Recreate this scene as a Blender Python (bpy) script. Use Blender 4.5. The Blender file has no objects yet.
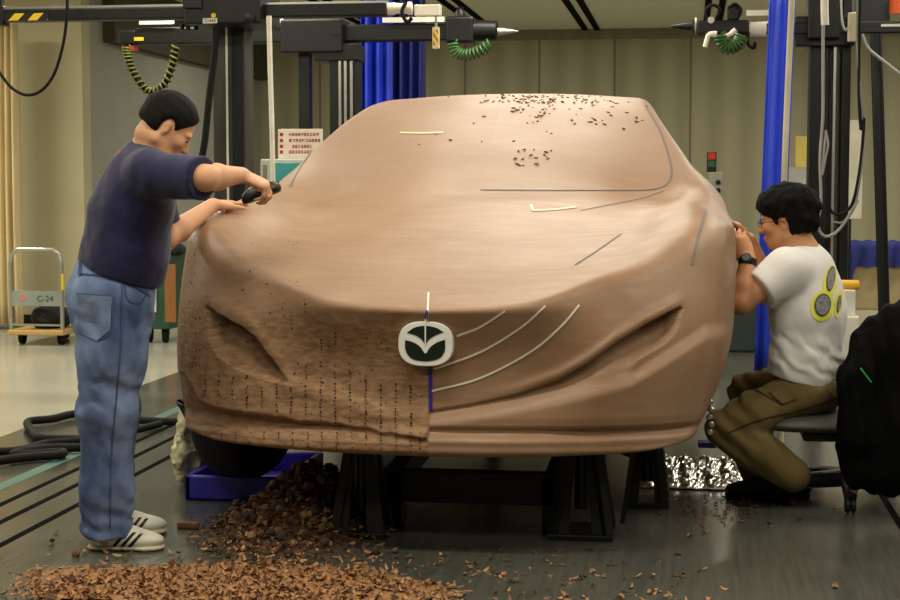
import bpy, bmesh, math, random
import numpy as np
from mathutils import Vector, Matrix
from mathutils.bvhtree import BVHTree

random.seed(7)
rng = np.random.default_rng(7)
SC = bpy.context.scene
COL = SC.collection
PI = math.pi

# ------------------------------------------------------------------ camera
FPX, VPX, HY, CAMH = 1600.0, 690.0, 185.0, 1.30
phi = math.atan((300 - HY) / FPX)
psi = math.atan((VPX - 450) / FPX * math.cos(phi))
R_ = Vector((math.cos(psi), math.sin(psi), 0))
FW = Vector((-math.sin(psi) * math.cos(phi), math.cos(psi) * math.cos(phi), -math.sin(phi)))
UP = R_.cross(FW)
CAM = Vector((0, 0, CAMH))
cd = bpy.data.cameras.new('camera')
cam = bpy.data.objects.new('camera', cd)
COL.objects.link(cam)
mw = Matrix((R_, UP, -FW)).transposed().to_4x4()
mw.translation = CAM
cam.matrix_world = mw
cd.sensor_width = 36
cd.lens = FPX / 900 * 36
cd.clip_end = 100
SC.camera = cam


def ray(px, py):
    return (FW * FPX + R_ * (px - 450) + UP * (300 - py)).normalized()


def W(px, py, Y):
    """the point of the vertical plane at distance Y that a measured spot of the photograph shows"""
    d = ray(px, py)
    return CAM + d * (Y / d.y)


def G(px, py, z=0.0):
    d = ray(px, py)
    return CAM + d * ((z - CAMH) / d.z)


# ------------------------------------------------------------------ materials
def lin(c):
    return tuple(((v / 255) / 12.92 if v / 255 <= 0.04045 else ((v / 255 + 0.055) / 1.055) ** 2.4) for v in c)


MATS = {}


def mat(name, rgb, rough=0.5, metal=0.0, var=0.12, scale=8.0, bump=0.0, bscale=60.0, spec=0.5, sheen=0.0, stretch=None, coat=0.0):
    if name in MATS:
        return MATS[name]
    m = bpy.data.materials.new(name)
    m.use_nodes = True
    nt = m.node_tree
    N, L = nt.nodes, nt.links
    b = N['Principled BSDF']
    b.inputs['Roughness'].default_value = rough
    b.inputs['Metallic'].default_value = metal
    b.inputs['Specular IOR Level'].default_value = spec
    b.inputs['Sheen Weight'].default_value = sheen
    b.inputs['Coat Weight'].default_value = coat
    tc = N.new('ShaderNodeTexCoord')
    mp = N.new('ShaderNodeMapping')
    L.new(tc.outputs['Object'], mp.inputs['Vector'])
    if stretch:
        mp.inputs['Scale'].default_value = stretch
    nz = N.new('ShaderNodeTexNoise')
    nz.inputs['Scale'].default_value = scale
    nz.inputs['Detail'].default_value = 5
    L.new(mp.outputs[0], nz.inputs['Vector'])
    rp = N.new('ShaderNodeValToRGB')
    c = lin(rgb)
    rp.color_ramp.elements[0].position = 0.3
    rp.color_ramp.elements[1].position = 0.7
    rp.color_ramp.elements[0].color = (*[v * (1 - var) for v in c], 1)
    rp.color_ramp.elements[1].color = (*[min(1, v * (1 + var)) for v in c], 1)
    L.new(nz.outputs['Fac'], rp.inputs['Fac'])
    L.new(rp.outputs['Color'], b.inputs['Base Color'])
    if bump:
        n2 = N.new('ShaderNodeTexNoise')
        n2.inputs['Scale'].default_value = bscale
        n2.inputs['Detail'].default_value = 4
        L.new(mp.outputs[0], n2.inputs['Vector'])
        bp = N.new('ShaderNodeBump')
        bp.inputs['Strength'].default_value = bump
        bp.inputs['Distance'].default_value = 0.01
        L.new(n2.outputs['Fac'], bp.inputs['Height'])
        L.new(bp.outputs['Normal'], b.inputs['Normal'])
    MATS[name] = m
    return m


class NT:
    """small helper to write math nodes"""
    def __init__(s, m):
        s.N, s.L = m.node_tree.nodes, m.node_tree.links

    def math(s, op, a, b=None, clamp=False):
        n = s.N.new('ShaderNodeMath')
        n.operation = op
        n.use_clamp = clamp
        for i, v in enumerate((a, b)):
            if v is None:
                continue
            if isinstance(v, (int, float)):
                n.inputs[i].default_value = v
            else:
                s.L.new(v, n.inputs[i])
        return n.outputs[0]

    def mix(s, f, a, b):
        n = s.N.new('ShaderNodeMix')
        n.data_type = 'RGBA'
        for i, v in ((0, f), (6, a), (7, b)):
            if isinstance(v, (int, float)):
                n.inputs[i].default_value = v
            elif isinstance(v, tuple):
                n.inputs[i].default_value = (*v, 1)
            else:
                s.L.new(v, n.inputs[i])
        return n.outputs[2]


def stripes(name, rgb1, rgb2, period, slant=1.0, axes=(0, 2), rough=0.5):
    m = bpy.data.materials.new(name)
    m.use_nodes = True
    t = NT(m)
    b = t.N['Principled BSDF']
    b.inputs['Roughness'].default_value = rough
    tc = t.N.new('ShaderNodeTexCoord')
    sp = t.N.new('ShaderNodeSeparateXYZ')
    t.L.new(tc.outputs['Object'], sp.inputs[0])
    v = t.math('ADD', sp.outputs[axes[0]], t.math('MULTIPLY', sp.outputs[axes[1]], slant))
    v = t.math('FRACT', t.math('DIVIDE', v, period))
    f = t.math('GREATER_THAN', v, 0.5)
    t.L.new(t.mix(f, lin(rgb1), lin(rgb2)), b.inputs['Base Color'])
    return m


# ------------------------------------------------------------------ object helpers
def tag(o, label=None, cat=None, group=None, kind=None):
    for k, v in (('label', label), ('category', cat), ('group', group), ('kind', kind)):
        if v:
            o[k] = v
    return o


def empty(name, loc, label=None, cat=None, group=None, rotz=0.0):
    o = bpy.data.objects.new(name, None)
    COL.objects.link(o)
    o.location = loc
    o.rotation_euler = (0, 0, rotz)
    o.empty_display_size = 0.1
    return tag(o, label, cat, group)


def to_parent(o, parent):
    """parent keeping the geometry, written in world space, where it is"""
    o.parent = parent
    bpy.context.view_layer.update()
    o.matrix_parent_inverse = parent.matrix_world.inverted()


def mesh_obj(name, verts, faces, m, parent=None, smooth=False, mats=None, fm=None, local=False):
    me = bpy.data.meshes.new(name)
    if isinstance(verts, np.ndarray):
        verts = verts.tolist()
    if isinstance(faces, np.ndarray):
        faces = faces.tolist()
    me.from_pydata(verts, [], faces)
    for mm in (mats or [m]):
        me.materials.append(mm)
    if fm is not None:
        me.polygons.foreach_set('material_index', np.asarray(fm, dtype=np.int32))
    if smooth:
        me.polygons.foreach_set('use_smooth', np.ones(len(me.polygons), dtype=bool))
    me.update()
    o = bpy.data.objects.new(name, me)
    COL.objects.link(o)
    if parent is not None:
        if local:
            o.parent = parent
        else:
            to_parent(o, parent)
    return o


class MB:
    """collects boxes, bars, tubes and lathed shapes into ONE mesh"""
    def __init__(s):
        s.v, s.f = [], []

    def quadbox(s, pts):
        b = len(s.v)
        s.v += [tuple(p) for p in pts]
        for q in ((0, 3, 2, 1), (4, 5, 6, 7), (0, 1, 5, 4), (1, 2, 6, 5), (2, 3, 7, 6), (3, 0, 4, 7)):
            s.f.append([b + i for i in q])
        return s

    def box(s, lo, hi):
        (x0, y0, z0), (x1, y1, z1) = lo, hi
        return s.quadbox([(x0, y0, z0), (x1, y0, z0), (x1, y1, z0), (x0, y1, z0), (x0, y0, z1), (x1, y0, z1), (x1, y1, z1), (x0, y1, z1)])

    def bar(s, a, b, w, h, up=(0, 0, 1)):
        a, b = Vector(a), Vector(b)
        d = (b - a).normalized()
        up = Vector(up)
        if abs(d.dot(up)) > 0.98:
            up = Vector((0, 1, 0))
        sd = d.cross(up).normalized()
        u = sd.cross(d)
        P = []
        for e in (a, b):
            for i, j in ((-1, -1), (1, -1), (1, 1), (-1, 1)):
                P.append(e + sd * (i * w / 2) + u * (j * h / 2))
        return s.quadbox(P)

    def tube(s, pts, r, n=10, cap=True):
        pts = [Vector(p) for p in pts]
        rs = r if isinstance(r, (list, tuple)) else [r] * len(pts)
        b = len(s.v)
        prev = None
        for i, p in enumerate(pts):
            t = (pts[min(i + 1, len(pts) - 1)] - pts[max(i - 1, 0)])
            t = t.normalized() if t.length > 1e-9 else Vector((0, 0, 1))
            if prev is None:
                a = Vector((0, 0, 1)) if abs(t.z) < 0.9 else Vector((0, 1, 0))
                u = t.cross(a).normalized()
            else:
                u = (prev - t * prev.dot(t)).normalized()
            prev = u
            w = t.cross(u)
            for k in range(n):
                an = 2 * PI * k / n
                s.v.append(tuple(p + (u * math.cos(an) + w * math.sin(an)) * rs[i]))
        for i in range(len(pts) - 1):
            for k in range(n):
                k2 = (k + 1) % n
                s.f.append([b + i * n + k, b + i * n + k2, b + (i + 1) * n + k2, b + (i + 1) * n + k])
        if cap:
            s.f.append([b + k for k in range(n)][::-1])
            s.f.append([b + (len(pts) - 1) * n + k for k in range(n)])
        return s

    def lathe(s, base, axis, prof, n=20):
        base, axis = Vector(base), Vector(axis).normalized()
        return s.tube([base + axis * h for h, _ in prof], [max(r, 1e-4) for _, r in prof], n)

    def prism(s, poly, off):
        """poly: 3-D outline, off: extrusion vector"""
        b, n = len(s.v), len(poly)
        off = Vector(off)
        s.v += [tuple(p) for p in poly] + [tuple(Vector(p) + off) for p in poly]
        s.f.append([b + i for i in range(n)][::-1])
        s.f.append([b + n + i for i in range(n)])
        for i in range(n):
            j = (i + 1) % n
            s.f.append([b + i, b + j, b + n + j, b + n + i])
        return s

    def build(s, name, m, parent=None, smooth=False, bevel=0.0, local=False):
        o = mesh_obj(name, s.v, s.f, m, parent, smooth, local=local)
        bm = bmesh.new()
        bm.from_mesh(o.data)
        bmesh.ops.recalc_face_normals(bm, faces=bm.faces)
        bm.to_mesh(o.data)
        bm.free()
        if smooth:
            o.data.set_sharp_from_angle(angle=0.7)
        if bevel:
            md = o.modifiers.new('bevel', 'BEVEL')
            md.width = bevel
            md.segments = 2
            md.limit_method = 'ANGLE'
        return o


def spline(pts, n=8):
    """Catmull-Rom through the points"""
    P = [Vector(p) for p in pts]
    P = [P[0] * 2 - P[1]] + P + [P[-1] * 2 - P[-2]]
    out = []
    for i in range(1, len(P) - 2):
        a, b, c, d = P[i - 1:i + 3]
        for k in range(n):
            t = k / n
            out.append(0.5 * ((2 * b) + (c - a) * t + (2 * a - 5 * b + 4 * c - d) * t * t + (3 * b - a - 3 * c + d) * t ** 3))
    out.append(P[-2])
    return out


# ------------------------------------------------------------------ signed distance fields (bodies, clothes)
def V3(p):
    return np.array(p, dtype=np.float32)


def smin(a, b, k):
    h = np.maximum(k - np.abs(a - b), 0) / k
    return np.minimum(a, b) - h * h * k * 0.25


def smax(a, b, k):
    h = np.maximum(k - np.abs(a - b), 0) / k
    return np.maximum(a, b) + h * h * k * 0.25


class Field:
    def __init__(s, lo, hi, h):
        s.lo, s.h = V3(lo), h
        s.n = np.ceil((V3(hi) - s.lo) / h).astype(int) + 1
        s.d = np.full(s.n, 0.5, dtype=np.float32)
        s.ax = [s.lo[i] + h * np.arange(s.n[i], dtype=np.float32) for i in range(3)]

    def sub(s, lo, hi):
        i0 = np.clip(np.floor((V3(lo) - s.lo) / s.h).astype(int), 0, s.n)
        i1 = np.clip(np.ceil((V3(hi) - s.lo) / s.h).astype(int) + 1, 0, s.n)
        sl = tuple(slice(a, b) for a, b in zip(i0, i1))
        p = np.stack(np.meshgrid(*[s.ax[i][sl[i]] for i in range(3)], indexing='ij'), axis=-1)
        return sl, p

    def put(s, fn, lo, hi, k, mode='add'):
        mg = k + 3 * s.h + 0.012
        sl, p = s.sub(V3(lo) - mg, V3(hi) + mg)
        if p.size == 0:
            return s
        v = fn(p)
        if mode == 'add':
            s.d[sl] = smin(s.d[sl], v, k)
        else:
            s.d[sl] = smax(s.d[sl], -v, k)
        return s

    def cone(s, a, b, ra, rb, k=0.02, flat=None, mode='add'):
        a, b = V3(a), V3(b)
        ba = b - a
        L = float(ba @ ba) + 1e-12

        def fn(p):
            q = p - a
            t = np.clip((q @ ba) / L, 0, 1)
            q = q - t[..., None] * ba
            if flat is not None:
                ax, kf = V3(flat[0]), flat[1]
                q = q + ((kf - 1) * (q @ ax))[..., None] * ax
            return np.sqrt((q * q).sum(-1)) - (ra + (rb - ra) * t)
        m = max(ra, rb)
        if flat is not None and flat[1] < 1:
            m /= flat[1]
        return s.put(fn, np.minimum(a, b) - m, np.maximum(a, b) + m, k, mode)

    def chain(s, pts, rs, k=0.02, flat=None):
        for i in range(len(pts) - 1):
            s.cone(pts[i], pts[i + 1], rs[i], rs[i + 1], k, flat)
        return s

    def ell(s, c, axes, radii, k=0.02, mode='add'):
        c = V3(c)
        A = np.array([V3(a) for a in axes])
        r = V3(radii)
        m = float(r.max())

        def fn(p):
            q = ((p - c) @ A.T) / r
            n = np.sqrt((q * q).sum(-1))
            return (n - 1) * float(r.min())
        return s.put(fn, c - m, c + m, k, mode)

    def cut(s, p0, n, k=0.006):
        """keep the side the normal points away from"""
        p0, n = V3(p0), V3(Vector(n).normalized())
        v = ((s.ax[0][:, None, None] - p0[0]) * n[0] + (s.ax[1][None, :, None] - p0[1]) * n[1] + (s.ax[2][None, None, :] - p0[2]) * n[2])
        s.d = smax(s.d, v.astype(np.float32), k)
        return s

    def noise(s, fn):
        p0 = np.argwhere(np.abs(s.d) < 0.05)
        if len(p0):
            P = s.lo + p0 * s.h
            s.d[p0[:, 0], p0[:, 1], p0[:, 2]] += fn(P).astype(np.float32)
        return s

    def mesh(s, smooth=2):
        d = s.d
        neg = d < 0
        c = [(i, j, k) for i in (0, 1) for j in (0, 1) for k in (0, 1)]
        n = np.array(d.shape) - 1
        cnt = np.zeros(n, dtype=np.int8)
        for i, j, k in c:
            cnt += neg[i:i + n[0], j:j + n[1], k:k + n[2]]
        cells = np.argwhere((cnt > 0) & (cnt < 8))
        idx = np.full(n, -1, dtype=np.int32)
        idx[cells[:, 0], cells[:, 1], cells[:, 2]] = np.arange(len(cells))
        vals = {o: d[cells[:, 0] + o[0], cells[:, 1] + o[1], cells[:, 2] + o[2]] for o in c}
        acc = np.zeros((len(cells), 3), dtype=np.float32)
        num = np.zeros(len(cells), dtype=np.float32)
        for a in c:
            for ax in range(3):
                if a[ax] == 0:
                    b = tuple(1 if q == ax else a[q] for q in range(3))
                    va, vb = vals[a], vals[b]
                    x = (va < 0) != (vb < 0)
                    t = np.where(x, va / np.where(x, va - vb, 1), 0)
                    pt = np.tile(np.array(a, dtype=np.float32), (len(cells), 1))
                    pt[:, ax] += t
                    acc[x] += pt[x]
                    num[x] += 1
        verts = s.lo + (cells + acc / num[:, None]) * s.h
        faces = []
        for ax in range(3):
            u, w = [(1, 2), (2, 0), (0, 1)][ax]
            sh = [slice(None)] * 3
            a0, a1 = list(sh), list(sh)
            a0[ax], a1[ax] = slice(0, -1), slice(1, None)
            A, B = neg[tuple(a0)], neg[tuple(a1)]
            e = np.argwhere(A != B)
            e = e[(e[:, u] > 0) & (e[:, w] > 0) & (e[:, u] < n[u]) & (e[:, w] < n[w])]
            flip = A[e[:, 0], e[:, 1], e[:, 2]]
            q = []
            for du, dw in ((-1, -1), (0, -1), (0, 0), (-1, 0)):
                ee = e.copy()
                ee[:, u] += du
                ee[:, w] += dw
                q.append(idx[ee[:, 0], ee[:, 1], ee[:, 2]])
            q = np.stack(q, 1)
            q[~flip] = q[~flip][:, ::-1]
            faces.append(q)
        faces = np.concatenate(faces)
        faces = faces[(faces >= 0).all(1)]
        for _ in range(smooth):
            s0 = np.zeros_like(verts)
            cn = np.zeros(len(verts), dtype=np.float32)
            for i in range(4):
                a, b = faces[:, i], faces[:, (i + 1) % 4]
                for x, y in ((a, b), (b, a)):
                    for q in range(3):
                        s0[:, q] += np.bincount(x, weights=verts[y, q], minlength=len(verts))
                    cn += np.bincount(x, minlength=len(verts))
            verts = 0.5 * verts + 0.5 * s0 / np.maximum(cn, 1)[:, None]
        return verts, faces

    def build(s, name, m, parent=None, smooth=2):
        v, f = s.mesh(smooth)
        return mesh_obj(name, v, f, m, parent, True)


def bvh_of(o):
    bpy.context.view_layer.update()
    M = o.matrix_world
    return BVHTree.FromPolygons([M @ v.co for v in o.data.vertices], [tuple(p.vertices) for p in o.data.polygons])


def hit_px(bv, px, py):
    loc, nor, i, d = bv.ray_cast(CAM, ray(px, py))
    if loc is None:
        return None, None
    if nor.dot(ray(px, py)) > 0:
        nor = -nor
    return loc, nor


def ribbon(bv, pts, width, name, m, parent, off=0.0025, n=10):
    """a strip of tape lying on a surface along measured spots of it"""
    P = []
    for p in spline([(a, b, 0) for a, b in pts], n):
        l, nn = hit_px(bv, p.x, p.y)
        if l is not None:
            P.append((l, nn))
    v, f = [], []
    for i, (l, nn) in enumerate(P):
        t = (P[min(i + 1, len(P) - 1)][0] - P[max(i - 1, 0)][0]).normalized()
        sd = t.cross(nn).normalized()
        for q in (-1, 1):
            v.append(l + sd * (q * width / 2) + nn * off)
        if i:
            b = 2 * i
            f.append((b - 2, b - 1, b + 1, b))
    o = mesh_obj(name, [tuple(x) for x in v], f, m, parent)
    md = o.modifiers.new('thick', 'SOLIDIFY')
    md.thickness = 0.0012
    md.offset = 0
    return o


def patch(bv, poly, name, m, parent, off=0.004, step=2.0):
    """a flat mark stuck to a surface: polygon of measured spots, filled by a grid laid on the surface"""
    xs = [p[0] for p in poly]
    ys = [p[1] for p in poly]
    bm = bmesh.new()
    vs = [bm.verts.new((x, y, 0)) for x, y in poly]
    bm.faces.new(vs)
    x = min(xs) + step
    while x < max(xs):
        bmesh.ops.bisect_plane(bm, geom=bm.verts[:] + bm.edges[:] + bm.faces[:], plane_co=(x, 0, 0), plane_no=(1, 0, 0))
        x += step
    y = min(ys) + step
    while y < max(ys):
        bmesh.ops.bisect_plane(bm, geom=bm.verts[:] + bm.edges[:] + bm.faces[:], plane_co=(0, y, 0), plane_no=(0, 1, 0))
        y += step
    bm.verts.ensure_lookup_table()
    V, ok = [], []
    for v in bm.verts:
        l, nn = hit_px(bv, v.co.x, v.co.y)
        ok.append(l is not None)
        V.append(tuple(l + nn * off) if l is not None else (0, 0, 0))
    bm.verts.index_update()
    Fs = [[v.index for v in f.verts] for f in bm.faces if all(ok[v.index] for v in f.verts)]
    bm.free()
    return mesh_obj(name, V, Fs, m, parent, True)


# ------------------------------------------------------------------ common materials
M_black = mat('black_metal', (14, 15, 13), 0.45, 0.2)
M_dark = mat('dark_grey_metal', (24, 25, 21), 0.4, 0.3)
M_col = mat('column_grey', (64, 64, 56), 0.45, 0.2)
M_silver = mat('brushed_silver', (190, 190, 182), 0.3, 0.8, stretch=(1, 20, 20))
M_white = mat('white_plastic', (226, 222, 206), 0.4)
M_cream = mat('cream_plastic', (205, 198, 165), 0.5)
M_rub = mat('black_rubber', (9, 9, 9), 0.75, spec=.3)
M_yellow = mat('yellow_paint', (225, 190, 30), 0.5)
M_red = mat('red_paint', (190, 40, 30), 0.5)
M_green = mat('green_plastic', (70, 120, 50), 0.5)
M_blue = mat('blue_curtain_vinyl', (42, 68, 205), 0.4, var=0.25, scale=5, stretch=(6, 6, .4), bump=0.25, bscale=14)
M_glass = mat('teal_screen', (70, 150, 150), 0.2)
# ------------------------------------------------------------------ the setting
def struct(o):
    o['kind'] = 'structure'
    return o


M_floor = mat('pale_lino', (176, 174, 158), 0.16, var=0.05, scale=1.5, spec=0.5)
XL, YB, ZC = W(84, 200, 14.2).x, 20.4, 3.26        # corner of the cream wall, far wall, ceiling
YW = 14.2
# polished grey plate floor with brushed streaks
mp_ = bpy.data.materials.new('grey_plate')
mp_.use_nodes = True
t = NT(mp_)
b = t.N['Principled BSDF']
tc = t.N.new('ShaderNodeTexCoord')
nz = t.N.new('ShaderNodeTexNoise')
nz.inputs['Scale'].default_value = 1.3
nz.inputs['Detail'].default_value = 6
t.L.new(tc.outputs['Object'], nz.inputs['Vector'])
mpn = t.N.new('ShaderNodeMapping')
mpn.inputs['Scale'].default_value = (30, 1.2, 1)
t.L.new(tc.outputs['Object'], mpn.inputs['Vector'])
nz2 = t.N.new('ShaderNodeTexNoise')
nz2.inputs['Scale'].default_value = 2.0
nz2.inputs['Detail'].default_value = 4
t.L.new(mpn.outputs[0], nz2.inputs['Vector'])
fac = t.math('ADD', t.math('MULTIPLY', nz.outputs['Fac'], 0.6), t.math('MULTIPLY', nz2.outputs['Fac'], 0.4))
col = t.mix(t.math('MULTIPLY', t.math('SUBTRACT', fac, 0.35), 3.0, True), lin((66, 67, 61)), lin((96, 96, 87)))
# thin joints between the plates, one metre apart along the hall and two across
sp = t.N.new('ShaderNodeSeparateXYZ')
t.L.new(tc.outputs['Object'], sp.inputs[0])
j1 = t.math('LESS_THAN', t.math('ABSOLUTE', t.math('SUBTRACT', t.math('FRACT', t.math('DIVIDE', t.math('ADD', sp.outputs[0], 20.1), 1.05)), 0.5)), 0.003)
j2 = t.math('LESS_THAN', t.math('ABSOLUTE', t.math('SUBTRACT', t.math('FRACT', t.math('DIVIDE', t.math('ADD', sp.outputs[1], 20.75), 2.1)), 0.5)), 0.002)
jj = t.math('MAXIMUM', j1, j2)
t.L.new(t.mix(t.math('MULTIPLY', jj, 0.45), col, lin((60, 60, 55))), b.inputs['Base Color'])
t.L.new(t.math('ADD', t.math('MULTIPLY', fac, 0.28), 0.06), b.inputs['Roughness'])
b.inputs['Specular IOR Level'].default_value = 0.7
bp = t.N.new('ShaderNodeBump')
bp.inputs['Strength'].default_value = 0.08
bp.inputs['Distance'].default_value = 0.01
t.L.new(nz.outputs['Fac'], bp.inputs['Height'])
t.L.new(bp.outputs['Normal'], b.inputs['Normal'])

XP = G(0, 437).x                       # where the plate floor ends
struct(MB().box((XP, -3, -0.05), (9, 13.2, 0)).build('floor', mp_))
struct(MB().box((-11, -3, -0.06), (XP, YB, -0.002)).box((XP, 13.2, -0.06), (9, YB, -0.002)).build('floor_pale', M_floor))
# slots cut along the plate, and its green painted line
M_slot = mat('slot_black', (10, 10, 9), 0.95, spec=.05)
for i, py in enumerate((545.5, 522.5, 505)):
    x = G(0, py).x
    struct(MB().box((x - .016, -3, -.01), (x + .016, 13.2, 0.0012)).build('trim_%d' % (i + 1), M_slot))
x = G(0, 487).x
struct(MB().box((x - .035, -3, -.01), (x + .035, 13.2, 0.001)).build('trim_4', mat('green_line', (74, 110, 98), 0.5)))
x = G(883, 497).x
struct(MB().box((x - .014, -3, -.01), (x + .014, 13.2, 0.0012)).build('trim_5', M_slot))

M_wallc = mat('cream_wall', (184, 176, 143), 0.85, var=0.04, scale=2)
M_wall_shade = mat('shaded_wall', (150, 150, 138), 0.85, var=0.04, scale=2)  # the side wall's shade is put into this grey
# far wall of tall panels
mwp = bpy.data.materials.new('panel_wall')
mwp.use_nodes = True
t = NT(mwp)
b = t.N['Principled BSDF']
b.inputs['Roughness'].default_value = 0.7
tc = t.N.new('ShaderNodeTexCoord')
sp = t.N.new('ShaderNodeSeparateXYZ')
t.L.new(tc.outputs['Object'], sp.inputs[0])
fr = t.math('FRACT', t.math('DIVIDE', t.math('ADD', sp.outputs[0], 20.92), 0.95))
j = t.math('LESS_THAN', fr, 0.03)
wv = t.math('MULTIPLY', t.math('SINE', t.math('MULTIPLY', sp.outputs[0], 16.0)), 0.5)
c1 = t.mix(t.math('ADD', wv, 0.5), lin((158, 152, 125)), lin((172, 166, 137)))
t.L.new(t.mix(t.math('MULTIPLY', j, 0.6), c1, lin((70, 66, 50))), b.inputs['Base Color'])
struct(MB().box((XL - .2, YB, -.05), (9, YB + .2, ZC + .2)).build('wall_far', mwp))
struct(MB().box((-11, YW, -.05), (XL, YW + .2, ZC + .2)).build('wall_cream', M_wallc))
struct(MB().box((XL - .2, YW + .2, -.05), (XL, YB, ZC + .2)).build('wall_side', M_wall_shade))
struct(MB().box((-11.2, -3, -.05), (-11, YW, ZC + .2)).build('wall_left', M_wallc))
struct(MB().box((9, -3, -.05), (9.2, YB, ZC + .2)).build('wall_right', M_wallc))
struct(MB().box((-11, -3.2, -.05), (9, -3, ZC + .2)).build('wall_near', M_wallc))
M_ceil = mat('ceiling_paint', (205, 202, 180), 0.8, var=0.05)
struct(MB().box((-11, -3, ZC), (9, YB, ZC + .2)).build('ceiling', M_ceil))
# dark soffit box above the side wall
M_olive = mat('olive_soffit', (64, 60, 44), 0.8)
p = W(97, 34, YW + .9)
struct(MB().box((XL, YW + .55, 2.66), (XL + .12, YB, ZC)).build('trim_6', M_olive))
# paired dark slots running along the ceiling, and pale rails between
k = 7
for cx in (-3.9, -2.55, -1.25, .25, 1.5):
    mb = MB().box((cx - .11, 13, ZC - .02), (cx - .04, YB - .05, ZC)).box((cx + .04, 13, ZC - .02), (cx + .11, YB - .05, ZC))
    struct(mb.build('trim_%d' % k, M_slot))
    k += 1
struct(MB().box((XL, YB - .03, ZC - .13), (9, YB, ZC)).build('trim_%d' % k, mat('cornice', (128, 122, 98), .7)))
k += 1
struct(MB().box((XL, YB - .015, 0), (9, YB, .09)).build('baseboard_far', M_dark))
struct(MB().box((-11, YW - .012, 0), (XL, YW, .09)).build('baseboard_cream', M_dark))

# ------------------------------------------------------------------ light: rows of fluorescent tubes under the ceiling, and added fill lamps
def area_lamp(x, y, sx, sy, e, z=3.2, col=(1.0, 0.94, 0.79)):
    l = bpy.data.lights.new('tube_or_fill_light', 'AREA')
    l.shape = 'RECTANGLE'
    l.size, l.size_y = sx, sy
    l.energy = e
    l.color = col
    o = bpy.data.objects.new('tube_or_fill_light', l)
    COL.objects.link(o)
    o.location = (x, y, z)
    return o


for x in (-3.4, -0.9, 1.7):
    for y, e in ((2.2, 19), (4.4, 24), (6.6, 18), (8.6, 22), (10.8, 30)):
        area_lamp(x, y, 1.3, .16, e)
for x, y, e in ((-7, 11, 90), (-7, 7, 50), (-3.5, 12.2, 12), (3.4, 16.5, 75), (.0, 17.8, 12), (-3.2, 17.0, 40), (4.5, 6, 30), (4.8, 11, 30)):  # lamps by the side wall and far right added to brighten those walls
    area_lamp(x, y, 1.4, .3, e)
wd = bpy.data.worlds.new('world')
SC.world = wd
wd.use_nodes = True
wd.node_tree.nodes['Background'].inputs[0].default_value = (.9, .85, .7, 1)
wd.node_tree.nodes['Background'].inputs[1].default_value = 0.05
SC.view_settings.view_transform = 'Standard'
SC.view_settings.look = 'None'
SC.view_settings.exposure = 0.58
# ------------------------------------------------------------------ the clay car
def hermite(xs, ys, x):
    xs, ys = np.asarray(xs, float), np.asarray(ys, float)
    h = np.diff(xs)
    dl = np.diff(ys, axis=0) / (h if ys.ndim == 1 else h[:, None])
    m = np.empty_like(ys)
    m[0], m[-1] = dl[0], dl[-1]
    w = h if ys.ndim == 1 else h[:, None]
    m[1:-1] = (dl[:-1] * w[1:] + dl[1:] * w[:-1]) / (w[:-1] + w[1:])
    x = np.clip(x, xs[0], xs[-1])
    i = np.clip(np.searchsorted(xs, x) - 1, 0, len(h) - 1)
    t = (x - xs[i]) / h[i]
    hh = h[i]
    if ys.ndim > 1:
        t, hh = t[:, None], hh[:, None]
    return ((2 * t**3 - 3 * t**2 + 1) * ys[i] + (t**3 - 2 * t**2 + t) * hh * m[i] + (-2 * t**3 + 3 * t**2) * ys[i + 1] + (t**3 - t**2) * hh * m[i + 1])


CX, CY = (427 - VPX) / (FPX / 5.4), 5.4      # the car's middle and the tip of its nose on the floor
SX = [0, .25, .5, .7, .82, .9, .97, 1.03, 1.10]
TOP = [
    (-.3, [.76] * 9),
    (-.1, [.815, .82, .83, .84, .84, .84, .83, .82, .80]),
    (0, [.868, .875, .897, .915, .915, .90, .88, .86, .85]),
    (.15, [.925, .93, .95, .972, .98, .975, .955, .93, .9]),
    (.3, [.98, .985, .998, 1.022, 1.05, 1.052, 1.035, 1.0, .96]),
    (.5, [1.045, 1.046, 1.055, 1.085, 1.128, 1.145, 1.132, 1.09, 1.02]),
    (.7, [1.10, 1.10, 1.105, 1.128, 1.182, 1.202, 1.185, 1.14, 1.07]),
    (.9, [1.155, 1.154, 1.150, 1.168, 1.218, 1.232, 1.208, 1.16, 1.1]),
    (1.1, [1.21, 1.208, 1.195, 1.190, 1.216, 1.242, 1.235, 1.185, 1.12]),
    (1.3, [1.268, 1.265, 1.248, 1.224, 1.224, 1.252, 1.25, 1.20, 1.14]),
    (1.5, [1.36, 1.352, 1.315, 1.268, 1.262, 1.280, 1.275, 1.21, 1.14]),
    (1.7, [1.47, 1.46, 1.425, 1.39, 1.365, 1.34, 1.30, 1.22, 1.15]),
    (1.9, [1.565, 1.555, 1.53, 1.50, 1.48, 1.455, 1.40, 1.3, 1.2]),
    (2.1, [1.645, 1.638, 1.62, 1.595, 1.577, 1.552, 1.51, 1.42, 1.3]),
    (2.35, [1.71, 1.705, 1.69, 1.672, 1.655, 1.635, 1.59, 1.5, 1.4]),
    (2.7, [1.758, 1.754, 1.74, 1.72, 1.685, 1.67, 1.63, 1.55, 1.45]),
    (3.2, [1.768, 1.763, 1.748, 1.725, 1.69, 1.67, 1.63, 1.55, 1.45]),
    (3.8, [1.66, 1.655, 1.64, 1.62, 1.60, 1.58, 1.54, 1.46, 1.36]),
    (4.3, [1.45, 1.445, 1.43, 1.41, 1.39, 1.37, 1.33, 1.27, 1.2]),
    (4.9, [1.12, 1.11, 1.10, 1.08, 1.06, 1.04, 1.0, .95, .9]),
]
_xd = np.arange(0, 1.101, .01)
_yd = np.arange(-.3, 4.9, .01)
_rows = np.stack([hermite(SX, r, _xd) for _, r in TOP])
_tab = hermite([y for y, _ in TOP], _rows, _yd)


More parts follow.
